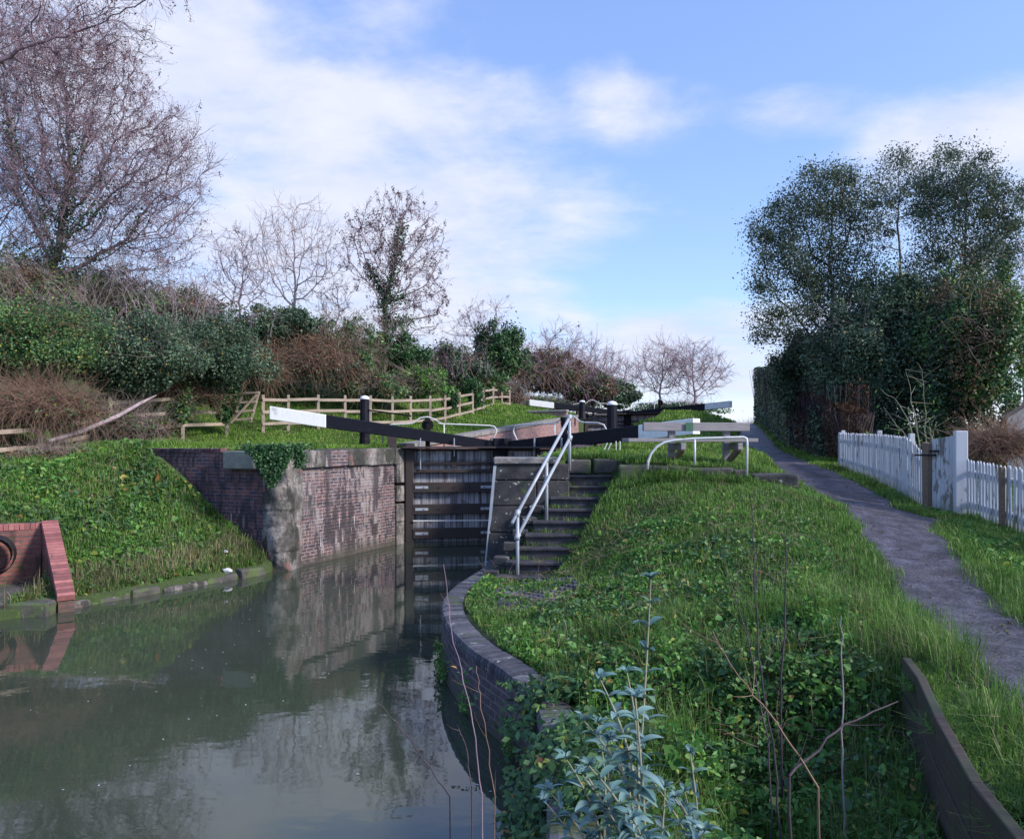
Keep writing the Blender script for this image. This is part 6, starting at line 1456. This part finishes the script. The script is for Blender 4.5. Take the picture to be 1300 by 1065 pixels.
buddleia((.42, 2.35, .9), at(805, 885, 2.5), 'bushy silver leaved plant at the bottom of the view', 13, .16, side_=12)
buddleia((.28, 2.5, .5), at(770, 940, 2.6), 'smaller silver leaved plant left of the bushy one', 12, .15, side_=7)
buddleia((.75, 2.9, .6), at(875, 955, 3.0), 'low silver leaved plant right of the bushy one', 11, .14, side_=6)
def dead_stem(pts, r0, label, nside=8, mat='darkstem', sl=.3):
    P = [np.array(at(*p)) for p in pts]; g0 = Hs(P[0][0]+.03, P[0][1]); P = ([np.array([P[0][0]+.03, P[0][1], min(g0, P[0][2]-.05)-.05])] if pts[0][1] <= 1020 else []) + P; T = empty('dead_stalk', P[0], label, 'dead stalk', 'dead stalks in the foreground'); S = []; Q = []
    for i in range(len(P)-1):
        for k in range(6): Q.append(P[i] + (P[i+1]-P[i])*k/6 + rng.normal(size=3)*.004)
    Q.append(P[-1]); n = len(Q)
    for i in range(n-1): S.append(np.concatenate([Q[i], Q[i+1], [r0*(1-.7*i/n), r0*(1-.7*(i+1)/n)]]))
    for k in range(nside):
        i = rng.integers(n//4, n-1); v = Q[i+1 if i+1 < n else i]-Q[i]; v = v/(np.linalg.norm(v)+1e-9); d = v*.7 + rng.normal(size=3)*.5 + np.array([0, 0, .2]); d /= np.linalg.norm(d); p = Q[i]; L_ = sl*rng.uniform(.3, 1)
        for j in range(4): q = p + d*L_/4; S.append(np.concatenate([p, q, [r0*.35*(1-j/5), r0*.35*(1-(j+1)/5)]])); p = q; d = d + np.array([0, 0, .12]) + rng.normal(size=3)*.08
    sticks('stalk', np.array(S), MT[mat], T, 5)
dead_stem([(990, 905, 4.6), (997, 780, 4.65), (999, 672, 4.7)], .009, 'thick upright dark dead stalk in the brambles', 4, sl=.2)
dead_stem([(985, 960, 4.0), (962, 830, 4.05), (957, 720, 4.1), (955, 640, 4.1)], .007, 'dark forked dead stalk left of the thick upright one', 7)
dead_stem([(975, 940, 4.2), (948, 800, 4.3), (915, 700, 4.4)], .006, 'thin dark dead stalk leaning left', 6)
dead_stem([(1000, 985, 3.4), (1075, 918, 3.5), (1140, 890, 3.6)], .009, 'long dark bramble stem reaching right towards the boards', 4, sl=.2)
dead_stem([(1040, 1000, 3.4), (985, 915, 3.45), (930, 850, 3.5), (905, 800, 3.6)], .006, 'slender dead stem arching up to the left', 6, 'cane')
dead_stem([(1069, 1000, 4.2), (1070, 860, 4.3), (1068, 782, 4.3)], .007, 'grey upright stake in the dip near the boards', 0, 'twigpale')
dead_stem([(612, 1010, 3.0), (598, 900, 3.1), (573, 800, 3.3), (563, 716, 3.5)], .0035, 'thin reddish stem rising in front of the quay', 2, 'twig', .15)
dead_stem([(628, 1010, 3.2), (612, 900, 3.3), (605, 845, 3.4)], .0032, 'short thin stem right of the reddish one', 3, 'cane', .15)
dead_stem([(570, 1010, 2.8), (525, 945, 2.85), (480, 892, 2.9)], .0035, 'dark bare twig slanting over the water', 4, 'darkstem', .12)
dead_stem([(600, 1010, 3.0), (590, 940, 3.0), (582, 925, 3.0)], .004, 'tiny dark twig over the water', 3, 'darkstem', .12)
